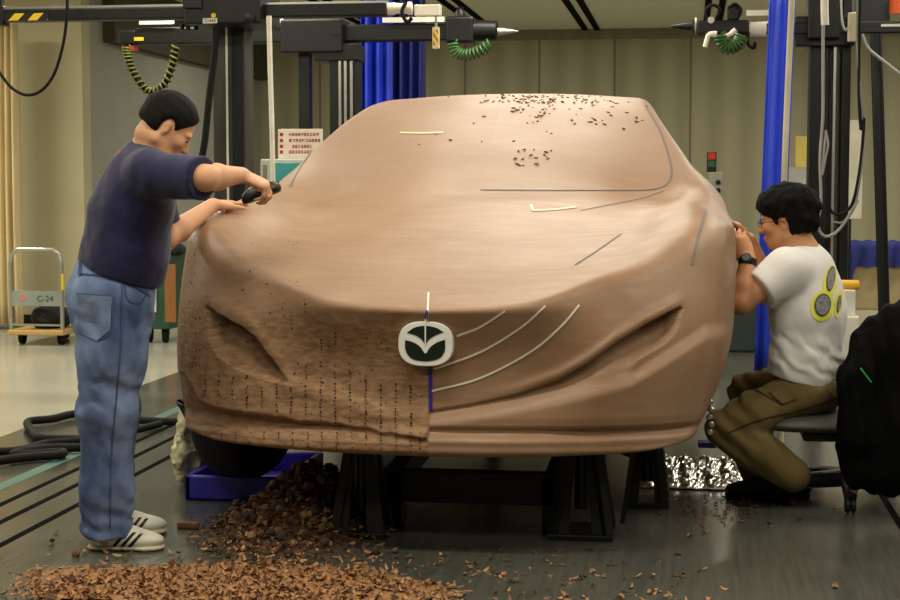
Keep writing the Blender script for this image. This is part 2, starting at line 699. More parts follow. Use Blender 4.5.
def bil(tab, u, v):
    i = np.clip(u.astype(int), 0, tab.shape[0] - 2)
    j = np.clip(v.astype(int), 0, tab.shape[1] - 2)
    fu, fv = np.clip(u - i, 0, 1), np.clip(v - j, 0, 1)
    return (tab[i, j] * (1 - fu) * (1 - fv) + tab[i + 1, j] * fu * (1 - fv) + tab[i, j + 1] * (1 - fu) * fv + tab[i + 1, j + 1] * fu * fv)


def ztop(x, y):
    return bil(_tab, (y + .3) / .01, np.abs(x) / .01)


SIDE = ([.2, .36, .43, .6, .76, 1.03, 1.16, 1.25, 1.32, 1.37, 1.46, 1.6, 1.7, 1.85],
        [.91, .94, .975, 1.035, 1.056, 1.072, 1.06, 1.025, .965, .91, .845, .75, .69, .6])
_zs = np.arange(0, 2.2, .005)
_side = hermite(*SIDE, _zs)
PLAN = ([0, .3, .5, .7, .82, .9, .96, 1.0, 1.03, 1.05, 1.08], [0, .022, .06, .12, .175, .225, .285, .345, .43, .56, .9])
_xs = np.arange(0, 1.4, .005)
_plan = hermite(*PLAN, _xs)
FACE = ([.2, .352, .365, .40, .428, .45, .50, .58, .66, .74, .80, .845, .868, .95, 1.1, 1.3],
        [.10, .06, .02, .005, .008, .046, .060, .068, .066, .050, .028, .009, .0, .03, .10, .22])
_zf = np.arange(.1, 2.2, .005)
_face = hermite(*FACE, _zf)
# outside the grille hollow the nose leans steadily back
OUTER = ([.2, .352, .365, .40, .428, .45, .50, .60, .70, .80, .868, .95, 1.05, 1.15, 1.3],
         [.10, .06, .02, .005, .008, .030, .030, .026, .030, .048, .070, .105, .155, .215, .32])
_outer = hermite(*OUTER, _zf)


def lerp1(xs, ys, x):
    return np.interp(x, xs, ys)


def sstep(a, b, x):
    t = np.clip((x - a) / (b - a), 0, 1)
    return t * t * (3 - 2 * t)


def vnoise(p, f, seed=0):
    """cheap smooth noise, a sum of warped sines"""
    r = np.random.default_rng(seed)
    out = 0
    q = p * f
    for o in range(3):
        for _ in range(3):
            k = r.normal(size=3)
            k /= np.linalg.norm(k)
            w = r.normal(size=3)
            ph = r.uniform(0, 6.28)
            out = out + np.sin(q @ k * 6.28 + 1.3 * np.sin(q @ w * 2.1 + ph) + ph) * (0.55 ** o)
        q = q * 2.07
    return out / 4.5


# the ridge along which the finished half steps back into the air intake (x, z on the nose)
LX = [-.02, 0, .139, .312, .448, .551, .636, .739, .851, .92]
LZ = [.512, .514, .537, .576, .625, .687, .754, .817, .871, .885]


def features(x, y, z):
    """how far the nose surface lies behind (+) or before (-) its plain shape"""
    d = np.zeros_like(x)
    nose = sstep(.75, .40, y)
    I = np.interp
    # finished half: ridge, intake pocket, swelling bumper
    on = sstep(-.010, .006, x)
    below = I(x, LX, LZ) - z
    inten = I(x, [0, .15, .30, .45, .58, .68, .75, .86], [.013, .015, .019, .028, .052, .085, .10, .10])
    reach = I(x, [0, .3, .45, .585, .687, .756, .85], [.038, .048, .062, .10, .15, .17, .17])
    xr = I(z, [.60, .66, .70, .726, .75, .788, .824, .871, .89], [.70, .70, .72, .762, .800, .833, .846, .852, .853])
    wall = sstep(-.010, .020 + .12 * np.clip(.78 - z, 0, .2), xr - x)
    d += on * inten * wall * sstep(-.002, .005, below) * (1 - sstep(-.1, 1.0, below / reach))
    sw = I(x, [0, .243, .469, .715, .859, .95], [.48, .525, .565, .632, .725, .78])
    d -= on * .030 * sstep(sw + .035, sw - .03, z) * sstep(.44, .47, z)
    d += on * .009 * sstep(.47, .445, z) * sstep(.415, .435, z) * sstep(1.0, .9, x)
    d -= on * .012 * np.exp(-((below + .02) / .02) ** 2) * sstep(.1, .5, x) * sstep(.9, .8, x)
    # unfinished half ---------------------------------------------
    off = 1 - on
    ax = -x
    q1 = np.stack([ax, ax * .3, ax * 0], -1)
    rag = .008 * vnoise(q1, 9, 11) + .004 * vnoise(q1, 30, 12)
    up = I(ax, [.50, .514, .548, .593, .637, .686, .766, .841, .86], [.60, .609, .658, .711, .753, .788, .822, .85, .852]) + rag
    lo = I(ax, [.50, .514, .629, .72, .782, .814, .83, .842, .86], [.60, .602, .621, .649, .682, .728, .78, .84, .86]) + rag * .5
    hgt = np.maximum(up - lo, .004)
    v = np.clip((z - lo) / hgt, 0, 1)
    inside = sstep(-.001, .004, up - z) * sstep(-.002, .004, z - lo) * sstep(.505, .525, ax) * sstep(.848, .842, ax)
    d += off * inside * (.035 + .10 * v ** 1.8)
    # the flesh round the pocket stands proud
    d -= off * .008 * np.exp(-((z - up + rag - .03) / .03) ** 2) * sstep(.48, .6, ax) * sstep(.9, .8, ax)
    zb = I(ax, [0, .027, .248, .477, .636, .72, .828, .885, .902, .95], [.427, .428, .45, .465, .484, .482, .494, .514, .55, .60]) + .006 * vnoise(q1, 7, 13)
    d -= off * .026 * sstep(zb - .004, zb + .010, z) * np.clip(1 - (z - zb) / .16, 0, 1) * sstep(.96, .9, ax)
    d += off * .018 * sstep(zb, zb - .01, z) * sstep(.405, .42, z)
    # a band of clay running down from the pocket to the emblem's foot
    zl = .66 - .26 * (.62 - ax)
    d -= off * .016 * np.exp(-((z - zl + .04) / .035) ** 2) * sstep(.05, .2, ax) * sstep(.62, .5, ax)
    P = np.stack([x * .7, y * .4, z * 3.0 + .35 * x], -1)
    low_ = sstep(.90, .82, z) * (1 - .7 * inside)
    d -= off * .0042 * vnoise(P, 2.0, 3) * low_
    d -= off *   .0014 * vnoise(np.stack([x, y, z], -1), 9.0, 5) * low_
    return d * nose


ARCH_Y, ARCH_Z, ARCH_R = 1.02, .42, .385


def car_f(x, y, z):
    x = np.where(x < 0, x * .990, x * (1 + .055 * sstep(.78, .38, z)))
    top = z - ztop(x, y)
    gw = sstep(.34, .62, np.abs(x))
    taper = np.interp(y, [3.2, 4.2, 4.9], [0, .06, .2])
    side = np.abs(x) - (np.interp(z, _zs, _side) - taper)
    fr = (np.interp(np.abs(x), _xs, _plan) + np.interp(z, _zf, _face) * (1 - gw) + np.interp(z, _zf, _outer) * gw + features(x, y, z) - y)
    # scale the front term towards a distance at the steep corners
    g = np.interp(np.abs(x), [0, .5, .8, .95, 1.05], [1, .97, .88, .62, .34])
    kk = np.interp(np.abs(x), [0, .45, .7, .9], [.010, .018, .045, .05])
    f = smax(top, fr * g, kk)
    f = smax(f, side, .04)
    zb = np.interp(np.abs(x), [0, .4, .8, .95], [.352, .358, .372, .385]) + np.clip(y - .15, 0, .3) * .1
    f = smax(f, (zb - z), .012)
    f = np.maximum(f, y - 4.62)
    for yc in (ARCH_Y, 3.7):
        a = ARCH_R - np.sqrt((y - yc) ** 2 + (z - ARCH_Z) ** 2)
        a = np.where(np.abs(x) > .70, a, -1)
        f = np.maximum(f, a)
    return f


def car_mesh():
    nx, nz, ny = 420, 200, 250
    X = np.linspace(-1.25, 1.25, nx + 1)
    Z = np.linspace(.22, 1.95, nz + 1)
    u = np.linspace(0, 1, ny + 1)
    Y = -.35 + 5.25 * (0.55 * u + 0.45 * u ** 2.2)
    S0, S1 = np.array([0, 1.15, .72]), np.array([0, 4.0, .85])

    def spine(yv):
        t = np.clip((yv - Y[0]) / (Y[-1] - Y[0]), 0, 1)[..., None]
        return S0 + (S1 - S0) * t
    idx = {}
    pts, faces = [], []

    def vid(i, j, k):
        key = (i, j, k)
        if key not in idx:
            idx[key] = len(pts)
            pts.append((X[i], Y[j], Z[k]))
        return idx[key]
    for i in range(nx):
        for k in range(nz):
            faces.append((vid(i, 0, k), vid(i + 1, 0, k), vid(i + 1, 0, k + 1), vid(i, 0, k + 1)))
            faces.append((vid(i + 1, ny, k), vid(i, ny, k), vid(i, ny, k + 1), vid(i + 1, ny, k + 1)))
    for i in range(nx):
        for j in range(ny):
            faces.append((vid(i, j, nz), vid(i + 1, j, nz), vid(i + 1, j + 1, nz), vid(i, j + 1, nz)))
            faces.append((vid(i + 1, j, 0), vid(i, j, 0), vid(i, j + 1, 0), vid(i + 1, j + 1, 0)))
    for j in range(ny):
        for k in range(nz):
            faces.append((vid(0, j + 1, k), vid(0, j, k), vid(0, j, k + 1), vid(0, j + 1, k + 1)))
            faces.append((vid(nx, j, k), vid(nx, j + 1, k), vid(nx, j + 1, k + 1), vid(nx, j, k + 1)))
    P = np.array(pts)
    S = spine(P[:, 1])
    t0 = np.zeros(len(P))
    found = np.zeros(len(P), bool)
    lo = np.zeros(len(P))
    hi = np.ones(len(P))
    ts = np.linspace(0, .98, 90)
    for a, bb in zip(ts[:-1], ts[1:]):
        act = ~found
        Q = P[act] + (S[act] - P[act]) * bb
        ins = car_f(Q[:, 0], Q[:, 1], Q[:, 2]) < 0
        ids = np.where(act)[0][ins]
        lo[ids], hi[ids] = a, bb
        found[ids] = True
    for _ in range(14):
        m = (lo + hi) / 2
        Q = P + (S - P) * m[:, None]
        ins = car_f(Q[:, 0], Q[:, 1], Q[:, 2]) < 0
        hi = np.where(ins, m, hi)
        lo = np.where(ins, lo, m)
    return P + (S - P) * hi[:, None], faces


# clay: finished surfaces smooth and slightly waxy, the unfinished quarter rough
mc = bpy.data.materials.new('modelling_clay')
mc.use_nodes = True
t = NT(mc)
b = t.N['Principled BSDF']
tc = t.N.new('ShaderNodeTexCoord')
sp = t.N.new('ShaderNodeSeparateXYZ')
t.L.new(tc.outputs['Object'], sp.inputs[0])
x_, y_, z_ = sp.outputs


def noise(scale, detail=5, stretch=None, rough=0.5):
    n = t.N.new('ShaderNodeTexNoise')
    n.inputs['Scale'].default_value = scale
    n.inputs['Detail'].default_value = detail
    n.inputs['Roughness'].default_value = rough
    if stretch:
        m_ = t.N.new('ShaderNodeMapping')
        m_.inputs['Scale'].default_value = stretch
        t.L.new(tc.outputs['Object'], m_.inputs['Vector'])
        t.L.new(m_.outputs[0], n.inputs['Vector'])
    else:
        t.L.new(tc.outputs['Object'], n.inputs['Vector'])
    return n.outputs['Fac']


n1 = noise(2.2, 6)
n2 = noise(5, 6, (1, 1, 6))
n3 = noise(90, 4)
n4 = noise(26, 5, (1, 1, 2.5))
streak = noise(7, 3, (.6, 5, 5))
left = t.math('MULTIPLY', t.math('LESS_THAN', x_, 0.004), t.math('MULTIPLY', t.math('SUBTRACT', 0.92, z_), 8.0, True))
left = t.math('MULTIPLY', left, t.math('MULTIPLY', t.math('SUBTRACT', 0.75, y_), 4.0, True))
ca = t.mix(t.math('MULTIPLY', t.math('SUBTRACT', n1, 0.34), 3.0, True), lin((145, 110, 81)), lin((162, 130, 103)))
cb = t.mix(t.math('MULTIPLY', t.math('SUBTRACT', n4, 0.38), 4.0, True), lin((132, 99, 69)), lin((158, 124, 92)))
ca = t.mix(t.math('MULTIPLY', t.math('SUBTRACT', streak, 0.5), 1.6, True), ca, lin((168, 139, 117)))
# the glass area is paler and pinker
gl = t.math('MULTIPLY', t.math('SUBTRACT', z_, 1.20), 6.0, True)
ca = t.mix(t.math('MULTIPLY', gl, .6), ca, lin((166, 140, 123)))
t.L.new(t.mix(left, ca, cb), b.inputs['Base Color'])
rg = t.math('ADD', 0.44, t.math('MULTIPLY', n2, 0.16))
rg = t.math('ADD', rg, t.math('MULTIPLY', left, 0.3))
rg = t.math('SUBTRACT', rg, t.math('MULTIPLY', streak, 0.14))
t.L.new(rg, b.inputs['Roughness'])
b.inputs['Specular IOR Level'].default_value = 0.4
hgt = t.math('ADD', t.math('MULTIPLY', n3, t.math('MULTIPLY', left, 0.8)), t.math('MULTIPLY', n4, t.math('ADD', t.math('MULTIPLY', left, 1.4), 0.02)))
bp = t.N.new('ShaderNodeBump')
bp.inputs['Strength'].default_value = 0.24
bp.inputs['Distance'].default_value = 0.006
t.L.new(hgt, bp.inputs['Height'])
t.L.new(bp.outputs['Normal'], b.inputs['Normal'])
M_pin = mat('pin_hole_dark', (40, 22, 12), 0.9)

car = empty('clay_car_model', (CX, CY, 0), 'full-size brown clay car model raised on black stands, one half of its nose still rough', 'car model')
cv, cf = car_mesh()
body_n = len(cv)
body = mesh_obj('clay_body', cv, cf, mc, car, True, local=True)
BV = bvh_of(body)

# dark pin holes drilled in columns across the unfinished half: small discs of the body's own mesh
dv, df = [], []


def disc(px, py, r):
    l, nn = hit_px(BV, px, py)
    if l is None:
        return
    a = nn.orthogonal().normalized()
    c = nn.cross(a)
    b0 = len(dv)
    for q in range(7):
        an = 2 * PI * q / 7
        dv.append(tuple(l - Vector((CX, CY, 0)) + nn * .0022 + (a * math.cos(an) + c * math.sin(an)) * r))
    df.append([body_n + b0 + q for q in range(7)])


rr = random.Random(3)
cols = [(206, 372, 395), (219, 376, 398), (233, 378, 402), (247, 376, 410), (262, 384, 410), (277, 384, 414), (291, 388, 412), (305, 338, 352), (306, 366, 416), (321, 340, 350), (321, 362, 420),
        (335, 366, 424), (350, 370, 424), (366, 376, 428), (381, 382, 428), (396, 384, 428), (411, 386, 428), (336, 330, 345), (305, 300, 318), (292, 316, 330)]
for cx_, y0, y1 in cols:
    y = y0
    while y < y1:
        if rr.random() < .88:
            disc(cx_ + rr.uniform(-.7, .7), y, rr.uniform(.0024, .0044))
        y += rr.uniform(2.6, 4.6)
for cx_ in (222, 236, 250, 264, 279, 293, 308, 322, 337, 352, 366, 381, 396, 411, 420):
    y = 433
    while y < 452:
        if rr.random() < .85:
            disc(cx_ + rr.uniform(-.6, .6), y, rr.uniform(.0022, .0038))
        y += rr.uniform(2.2, 3.6)
for y0 in (318, 333, 349, 351, 366):
    for k in range(6):
        disc(182 + k * 3.6 + rr.uniform(-.5, .5), y0 + rr.uniform(-.6, .6), .003)
for _ in range(70):
    disc(rr.uniform(184, 300), rr.uniform(225, 400), rr.uniform(.0015, .0045))
for _ in range(60):
    disc(rr.uniform(180, 196), rr.uniform(232, 330), rr.uniform(.0015, .004))
for _ in range(60):
    disc(rr.uniform(300, 422), rr.uniform(330, 428), rr.uniform(.0015, .003))
me = body.data
allv = np.concatenate([cv, np.array(dv)])
bpy.data.meshes.remove(me)
me = bpy.data.meshes.new('clay_body')
me.from_pydata(allv.tolist(), [], list(cf) + df)
me.materials.append(mc)
me.materials.append(M_pin)
mi = np.zeros(len(cf) + len(df), dtype=np.int32)
mi[len(cf):] = 1
me.polygons.foreach_set('material_index', mi)
me.polygons.foreach_set('use_smooth', np.ones(len(mi), dtype=bool))
me.update()
_nb = bpy.data.objects.new('clay_body', me)
COL.objects.link(_nb)
_nb.parent = car
_nb.name = 'clay_body'
if _nb.name != 'clay_body':
    for o in list(bpy.data.objects):
        if o.type == 'MESH' and o.name.startswith('clay_body') and o is not _nb:
            bpy.data.objects.remove(o)
    _nb.name = 'clay_body'
body = _nb

# tapes stuck on the clay: parts of the model
M_tw = mat('white_tape', (236, 228, 208), .5)
M_tg = mat('grey_tape', (116, 112, 112), .5)
M_tb = mat('blue_tape', (48, 40, 140), .5)
M_ty = mat('pale_green_tape', (220, 222, 170), .5)
for pts, w, m, lb in (
    ([(457, 336), (480, 327), (505, 311)], .007, M_tw, 'short pale tape beside the emblem'),
    ([(434, 369), (480, 352), (520, 328), (545, 306)], .007, M_tw, 'middle pale curved tape beside the emblem'),
    ([(432, 391), (480, 378), (530, 352), (560, 327), (579, 305)], .007, M_tw, 'longest pale curved tape beside the emblem'),
    ([(532, 211), (554, 210), (576, 207.5)], .013, M_tw, 'white tape on the bonnet'),
    ([(531, 205), (532.5, 210)], .010, M_tw, 'torn end of white tape on the bonnet'),
    ([(575, 265), (598, 250), (621, 234)], .006, M_tg, 'dark slanted tape on the bonnet'),
    ([(580, 211), (610, 205), (640, 199), (664, 191)], .003, M_tg, 'thin line at the foot of the windscreen'),
    ([(480, 190), (560, 190.5), (630, 190.5), (655, 189), (667, 184), (671.5, 175), (670, 160), (660, 131), (646, 107)], .008, M_tg, 'grey tape outlining the windscreen'),
    ([(706, 209), (699, 235), (692, 265)], .008, M_tg, 'grey tape down the wing'),
    ([(400, 133), (420, 133.5), (443, 133)], .016, M_ty, 'pale green tape on the windscreen'),
    ([(290, 187), (299, 170), (317, 145), (338, 121)], .007, M_tg, 'grey tape along the windscreen pillar'),
    ([(428.5, 293), (428, 306), (427.5, 322)], .006, M_tw, 'thin white tape above the emblem'),
    ([(430, 364), (430.5, 388), (430.5, 411)], .013, M_tb, 'blue tape below the emblem'),
    ([(427, 311), (427, 320)], .010, M_tb, 'blue tape above the emblem'),
):
    o = ribbon(BV, pts, w, 'tape_strip', m, car)
    o['label'] = lb

# emblem plate on the nose
l0, nn = hit_px(BV, 427, 343)
ex, ez = Vector((1, 0, 0)), Vector((0, 0, 1))
s_e = FPX / 5.4
ec = Vector((l0.x, l0.y - .034, l0.z))


def EP(px, py, off):
    return ec + ex * ((px - 427) / s_e) + ez * ((343.3 - py) / s_e) + Vector((0, -off, 0))


def super_e(a, bb, n=2.6, k=40):
    out = []
    for i in range(k):
        an = 2 * PI * i / k
        c, s_ = math.cos(an), math.sin(an)
        out.append((427 + a * math.copysign(abs(c) ** (2 / n), c), 343.3 - bb * math.copysign(abs(s_) ** (2 / n), s_)))
    return out


em = MB().prism([EP(x, y, 0) for x, y in super_e(28.3, 23)], (0, .06, 0)).build('emblem', mat('emblem_white', (240, 238, 230), .3), car, bevel=.003)
em['label'] = 'white oval winged emblem with dark fields'
M_ed = mat('emblem_dark', (22, 34, 26), .3)


def crv(pts, n=6):
    return [(p.x, p.y) for p in spline([(a, b_, 0) for a, b_ in pts], n)]


upper = crv([(408, 332), (416, 326.5), (427, 324.6), (438, 326.5), (446, 331)]) + crv([(445, 331), (436, 335), (430.5, 339), (427, 343.5), (423.5, 339), (418, 335), (408.5, 332)])[1:]
lower = crv([(406, 339.5), (414, 341.5), (421.5, 346), (427, 353), (432, 346.5), (439, 341.5), (447.3, 338.5)]) + crv([(447.3, 339), (447, 350), (441, 358), (427, 361), (413, 358.5), (406.5, 350), (406, 340)])[1:]
for pl in (upper, lower):
    o = MB().prism([EP(x, y, .002) for x, y in pl], (0, .003, 0)).build('emblem_field', M_ed, em)
    o['label'] = 'dark green-black field of the emblem'
o = MB().box(tuple(EP(426.4, 344, .004)), tuple(EP(427.8, 318, .0025))).build('tape_strip', M_tw, car)

# front tyres standing in the arches, turned a little
M_tyre = mat('tyre_rubber', (14, 14, 14), .75, bump=.3, bscale=120)


def tyre(x, yc, r, w, ang):
    c = Vector((CX + x, CY + yc, .09 + r))
    d = Vector((math.cos(ang), math.sin(ang), 0))
    prof = []
    for h, q in ((-.5, .62), (-.5, .80), (-.46, .92), (-.34, .985), (-.15, 1.0), (.15, 1.0), (.34, .985), (.46, .92), (.5, .80), (.5, .62)):
        prof.append((h * w, q * r))
    o = MB().lathe(c, d, prof, 48).build('tire', M_tyre, car, True)
    rim = MB().lathe(c, d, [(-w * .3, .05), (-w * .35, r * .6), (-w * .2, r * .64), (w * .2, r * .64), (w * .35, r * .6), (w * .4, .08)], 32).build('wheel_rim', M_dark, o, True)
    return o


tyre(-.93, 1.0, .31, .22, -.25)
tyre(.70, 1.02, .33, .22, 0)
tyre(-.88, 3.7, .33, .22, 0)
tyre(.88, 3.7, .33, .22, 0)

# small clay flakes scattered on the windscreen
fl_v = []
M_flake = mat('dark_clay_flake', (112, 66, 40), .8)
fl_meshes = []
for q in range(5):
    n_ = 6
    vv = [(math.cos(2 * PI * i / n_) * .011 * rr.uniform(.6, 1.3), math.sin(2 * PI * i / n_) * .006 * rr.uniform(.5, 1.3), rr.uniform(.0, .004)) for i in range(n_)]
    vv += [(x * .7, y * .7, z + .003) for x, y, z in vv]
    ff = [list(range(n_))[::-1], [n_ + i for i in range(n_)]] + [[i, (i + 1) % n_, n_ + (i + 1) % n_, n_ + i] for i in range(n_)]
    m_ = bpy.data.meshes.new('clay_flake')
    m_.from_pydata(vv, [], ff)
    m_.materials.append(M_flake)
    fl_meshes.append(m_)
spots = []
for _ in range(120):
    spots.append((rr.gauss(540, 28), rr.uniform(95.5, 104)))
for _ in range(34):
    spots.append((rr.uniform(512, 556), 104 + abs(rr.gauss(0, 14))))
for _ in range(18):
    spots.append((rr.uniform(510, 552), rr.uniform(148, 168)))
for _ in range(30):
    spots.append((rr.uniform(565, 655), rr.uniform(97, 125)))
for _ in range(14):
    spots.append((rr.uniform(415, 660), rr.uniform(96, 170)))
for px, py in spots:
    l, nn = hit_px(BV, px, py)
    if l is None or l.y > 9:
        continue
    o = bpy.data.objects.new('clay_flake', rr.choice(fl_meshes))
    COL.objects.link(o)
    o.location = l + nn * .0005
    q = nn.to_track_quat('Z', 'Y')
    o.rotation_mode = 'QUATERNION'
    from mathutils import Quaternion
    o.rotation_quaternion = q @ Quaternion((0, 0, 1), rr.uniform(0, 6.3))
    s_ = rr.uniform(.5, 1.15)
    o.scale = (s_, s_, s_)
    tag(o, 'tiny dark clay flake lying on the clay windscreen', 'clay flake', 'clay flakes scattered on the windscreen')
# ------------------------------------------------------------------ people
def skin_mat(name, rgb):
    m = mat(name, rgb, .5, var=.06, scale=14, bump=.06, bscale=160, spec=.35)
    b_ = m.node_tree.nodes['Principled BSDF']
    b_.inputs['Subsurface Weight'].default_value = .08
    b_.inputs['Subsurface Radius'].default_value = (.02, .008, .004)
    return m


M_skin = skin_mat('skin_fair', (214, 160, 122))
M_skin2 = skin_mat('skin_tan', (196, 140, 98))
M_hair = mat('black_hair', (9, 8, 8), .8, spec=.15, bump=.5, bscale=110, stretch=(1, 1, .35))
M_hair2 = mat('dark_hair', (15, 13, 12), .75, spec=.2, bump=.4, bscale=140, stretch=(1, 1, .4))
M_eye = mat('eye_dark', (20, 14, 12), .2)


def vn(p, f, amp, seed):
    return amp * vnoise(np.asarray(p, float), f, seed)


class Frame:
    """a head's or hand's own axes: f ahead, l to its left, u up"""
    def __init__(s, c, f, u, sc=1.0):
        s.c = Vector(c)
        s.f = Vector(f).normalized()
        u = Vector(u)
        s.u = (u - s.f * u.dot(s.f)).normalized()
        s.l = s.u.cross(s.f)
        s.s = sc

    def __call__(s, f, l, u):
        return s.c + (s.f * f + s.l * l + s.u * u) * s.s

    def ax(s):
        return (s.f, s.l, s.u)


def add_head(F, h, neck_base, neck_r=.058):
    S = h.s
    E = lambda c, r, k=.02, mode='add', ax=None: F.ell(h(*c), ax or h.ax(), [q * S for q in r], k * S, mode)
    E((-.012, 0, .036), (.099, .076, .088))
    E((.022, 0, -.035), (.070, .062, .082), .03)
    E((.045, 0, -.092), (.032, .034, .024), .03)          # chin
    for s_ in (1, -1):
        F.cone(h(-.01, .058 * s_, -.06), h(.045, .025 * s_, -.095), .022 * S, .018 * S, .03 * S)   # jaw
        E((.062, .040 * s_, -.022), (.024, .022, .020), .02)   # cheek
        E((.083, .030 * s_, .022), (.012, .026, .009), .014)   # brow
        E((.098, .032 * s_, .002), (.014, .018, .011), .012, 'sub')
        E((.079, .032 * s_, .001), (.013, .014, .012), .004)   # eyeball under the lids
    F.cone(h(.088, 0, .008), h(.108, 0, -.030), .008 * S, .013 * S, .012 * S)        # nose
    for s_ in (1, -1):
        E((.097, .011 * s_, -.034), (.012, .009, .008), .008)
    E((.086, 0, -.062), (.013, .025, .007), .006)
    E((.085, 0, -.073), (.012, .021, .008), .006)
    F.cone(h(-.035, 0, -.06), neck_base, neck_r * S, neck_r * 1.08, .03)
    for s_ in (1, -1):
        a = (h.f * .94 + h.l * (.30 * s_)).normalized()
        n_ = (h.l * (.94 * s_) - h.f * .30).normalized()
        c = h(-.010, .077 * s_, -.008)
        F.ell(c, (a, n_, h.u), (.017 * S, .010 * S, .030 * S), .008 * S)
        F.ell(c + n_ * .010 * S + a * .004 * S, (a, n_, h.u), (.008 * S, .006 * S, .018 * S), .005 * S, 'sub')


def add_hand(F, wrist, d, n, s, r_w, curls, spread=.12, sc=1.0, thumb=(.75, .45, -.15), tcurl=.35, k=.006):
    """palm and five fingers. d: along the fingers, n: out of the back of the hand, s: towards the thumb side.
    curls: per finger (knuckle, middle, tip) bends in radians, index first"""
    wrist, d = Vector(wrist), Vector(d).normalized()
    n = (Vector(n) - d * Vector(n).dot(d)).normalized()
    s = (Vector(s) - d * Vector(s).dot(d) - n * Vector(s).dot(n)).normalized()
    base = [(.088, .027), (.091, .009), (.087, -.009), (.080, -.026)]
    lens = [(.041, .025, .020), (.045, .029, .021), (.042, .027, .020), (.033, .020, .018)]
    rad = [.0088, .0090, .0086, .0076]
    F.ell(wrist + d * .045 * sc, (d, s, n), (.052 * sc, .040 * sc, .0165 * sc), .014)
    tips = []
    for i in range(4):
        kx, ky = base[i]
        kn = wrist + (d * kx + s * ky + n * .002) * sc
        F.cone(wrist + (d * .02 + s * ky * .6) * sc, kn, .012 * sc, .0105 * sc, .012)
        dd = (d + s * (spread * (1.5 - i) / 1.5)).normalized()
        ang = 0
        p = kn
        for j in range(3):
            ang += curls[i][j]
            v = dd * math.cos(ang) - n * math.sin(ang)
            q = p + v * lens[i][j] * sc
            r0 = rad[i] * (1 - .09 * j) * sc
            F.cone(p, q, r0, r0 * .92, k)
            p = q
        tips.append(p)
    p = wrist + (d * .022 + s * .026 - n * .006) * sc
    F.cone(wrist + d * .012 * sc, p, .016 * sc, .015 * sc, .012)
    v = (s * thumb[0] + d * thumb[1] + n * thumb[2]).normalized()
    for j, (L, r0) in enumerate(((.040, .0125), (.030, .0105), (.024, .0092))):
        q = p + v * L * sc
        F.cone(p, q, r0 * sc, r0 * .9 * sc, k if j else .012)
        p = q
        v = (v + (d * .8 - s * .45 - n * .2) * tcurl).normalized()
    return tips


def add_shoe(F, F2, heel, d, L=.28, pitch=0.0):
    """upper into F, sole into F2. heel: back of the sole on the ground"""
    d = Vector(d).normalized()
    sd = Vector((-d.y, d.x, 0)).normalized()
    u = d.cross(-sd)
    if u.z < 0:
        u = -u
    k = L / .28
    H = lambda x, y, z: Vector(heel) + (d * x + sd * y + u * z) * k
    F.ell(H(.055, 0, .055), (d, sd, u), (.055 * k, .037 * k, .052 * k), .02)
    F.ell(H(.130, 0, .045), (d, sd, u), (.085 * k, .042 * k, .040 * k), .03)
    F.ell(H(.205, 0, .034), (d, sd, u), (.072 * k, .044 * k, .027 * k), .03)
    F.cone(H(.065, 0, .06), H(.06, 0, .105), .036 * k, .038 * k, .02)
    F.cone(H(.10, 0, .085), H(.17, 0, .055), .024 * k, .020 * k, .02)
    F.cut(H(0, 0, .014), -u, .004)
    for a, b_, r0, r1 in (((.045, 0, .010), (.12, 0, .010), .040, .037), ((.12, 0, .010), (.215, 0, .010), .037, .047), ((.215, 0, .010), (.236, 0, .010), .047, .043)):
        F2.cone(H(*a), H(*b_), r0 * k, r1 * k, .02, flat=(u, 3.6))
    F2.cut(H(0, 0, .021), u, .003)
    F2.cut(H(0, 0, .0), -u, .003)
    return H


def person_mesh(F, m, root):
    o = F.build('body', m, root, 2)
    return o


# ================================================================== man standing at the front wing
sm = empty('person', W(112, 548, 5.5), 'man standing in navy t-shirt and blue jeans, scraping the clay car', 'person')
sm.location.z = 0
Y0 = 5.50
fwd = Vector((.90, .43, 0)).normalized()
rgt = Vector((fwd.y, -fwd.x, 0))
hipC, waist, back, girdle = W(113, 296, Y0), W(122, 262, Y0), W(130, 215, Y0), W(146, 170, Y0)
neckB = W(150, 158, Y0)
hd = Frame(W(167, 128, Y0 - .01), (.74, .34, -.62), (.6, .25, .75), .93)
shR, shL = girdle + rgt * .185 + Vector((0, 0, -.015)), girdle - rgt * .175 + Vector((.03, 0, -.02))
elR, wrR = W(205, 178, 5.22), W(242, 175, 5.46)
elL, wrL = W(164, 240, 5.72), W(213, 205, 6.02)
SP = (waist - girdle).normalized()

F = Field(Vector((-2.70, 4.9, 0)), Vector((-1.35, 6.2, 1.72)), .0052)
add_head(F, hd, neckB)
F.chain([neckB, girdle, back, waist, hipC], [.06, .085, .11, .11, .11], .05)
for sh, el, wr in ((shR, elR, wrR), (shL, elL, wrL)):
    F.chain([girdle, sh, el], [.07, .056, .044], .03)
    m_ = el.lerp(wr, .3)
    F.chain([el, m_, wr], [.042, .044, .028], .02)
hipR, hipL = hipC + rgt * .095, hipC - rgt * .095
knR, anR = W(107, 415, 5.40), W(107, 536, 5.40)
knL, anL = W(109, 410, 5.58), W(105, 523, 5.60)
for a, k_, n_ in ((hipR, knR, anR), (hipL, knL, anL)):
    F.chain([a, k_, n_], [.085, .055, .042], .03)
# right hand closed over the scraper, thumb towards his body
hr_d = Vector((.86, .22, -.42))
add_hand(F, wrR, hr_d, (.45, -.2, .8), (-.1, .95, .1), .028, [(.8, 1.0, .6), (.85, 1.0, .6), (.9, 1.0, .6), (.95, 1.0, .6)], sc=1.0, thumb=(.6, .55, -.5))
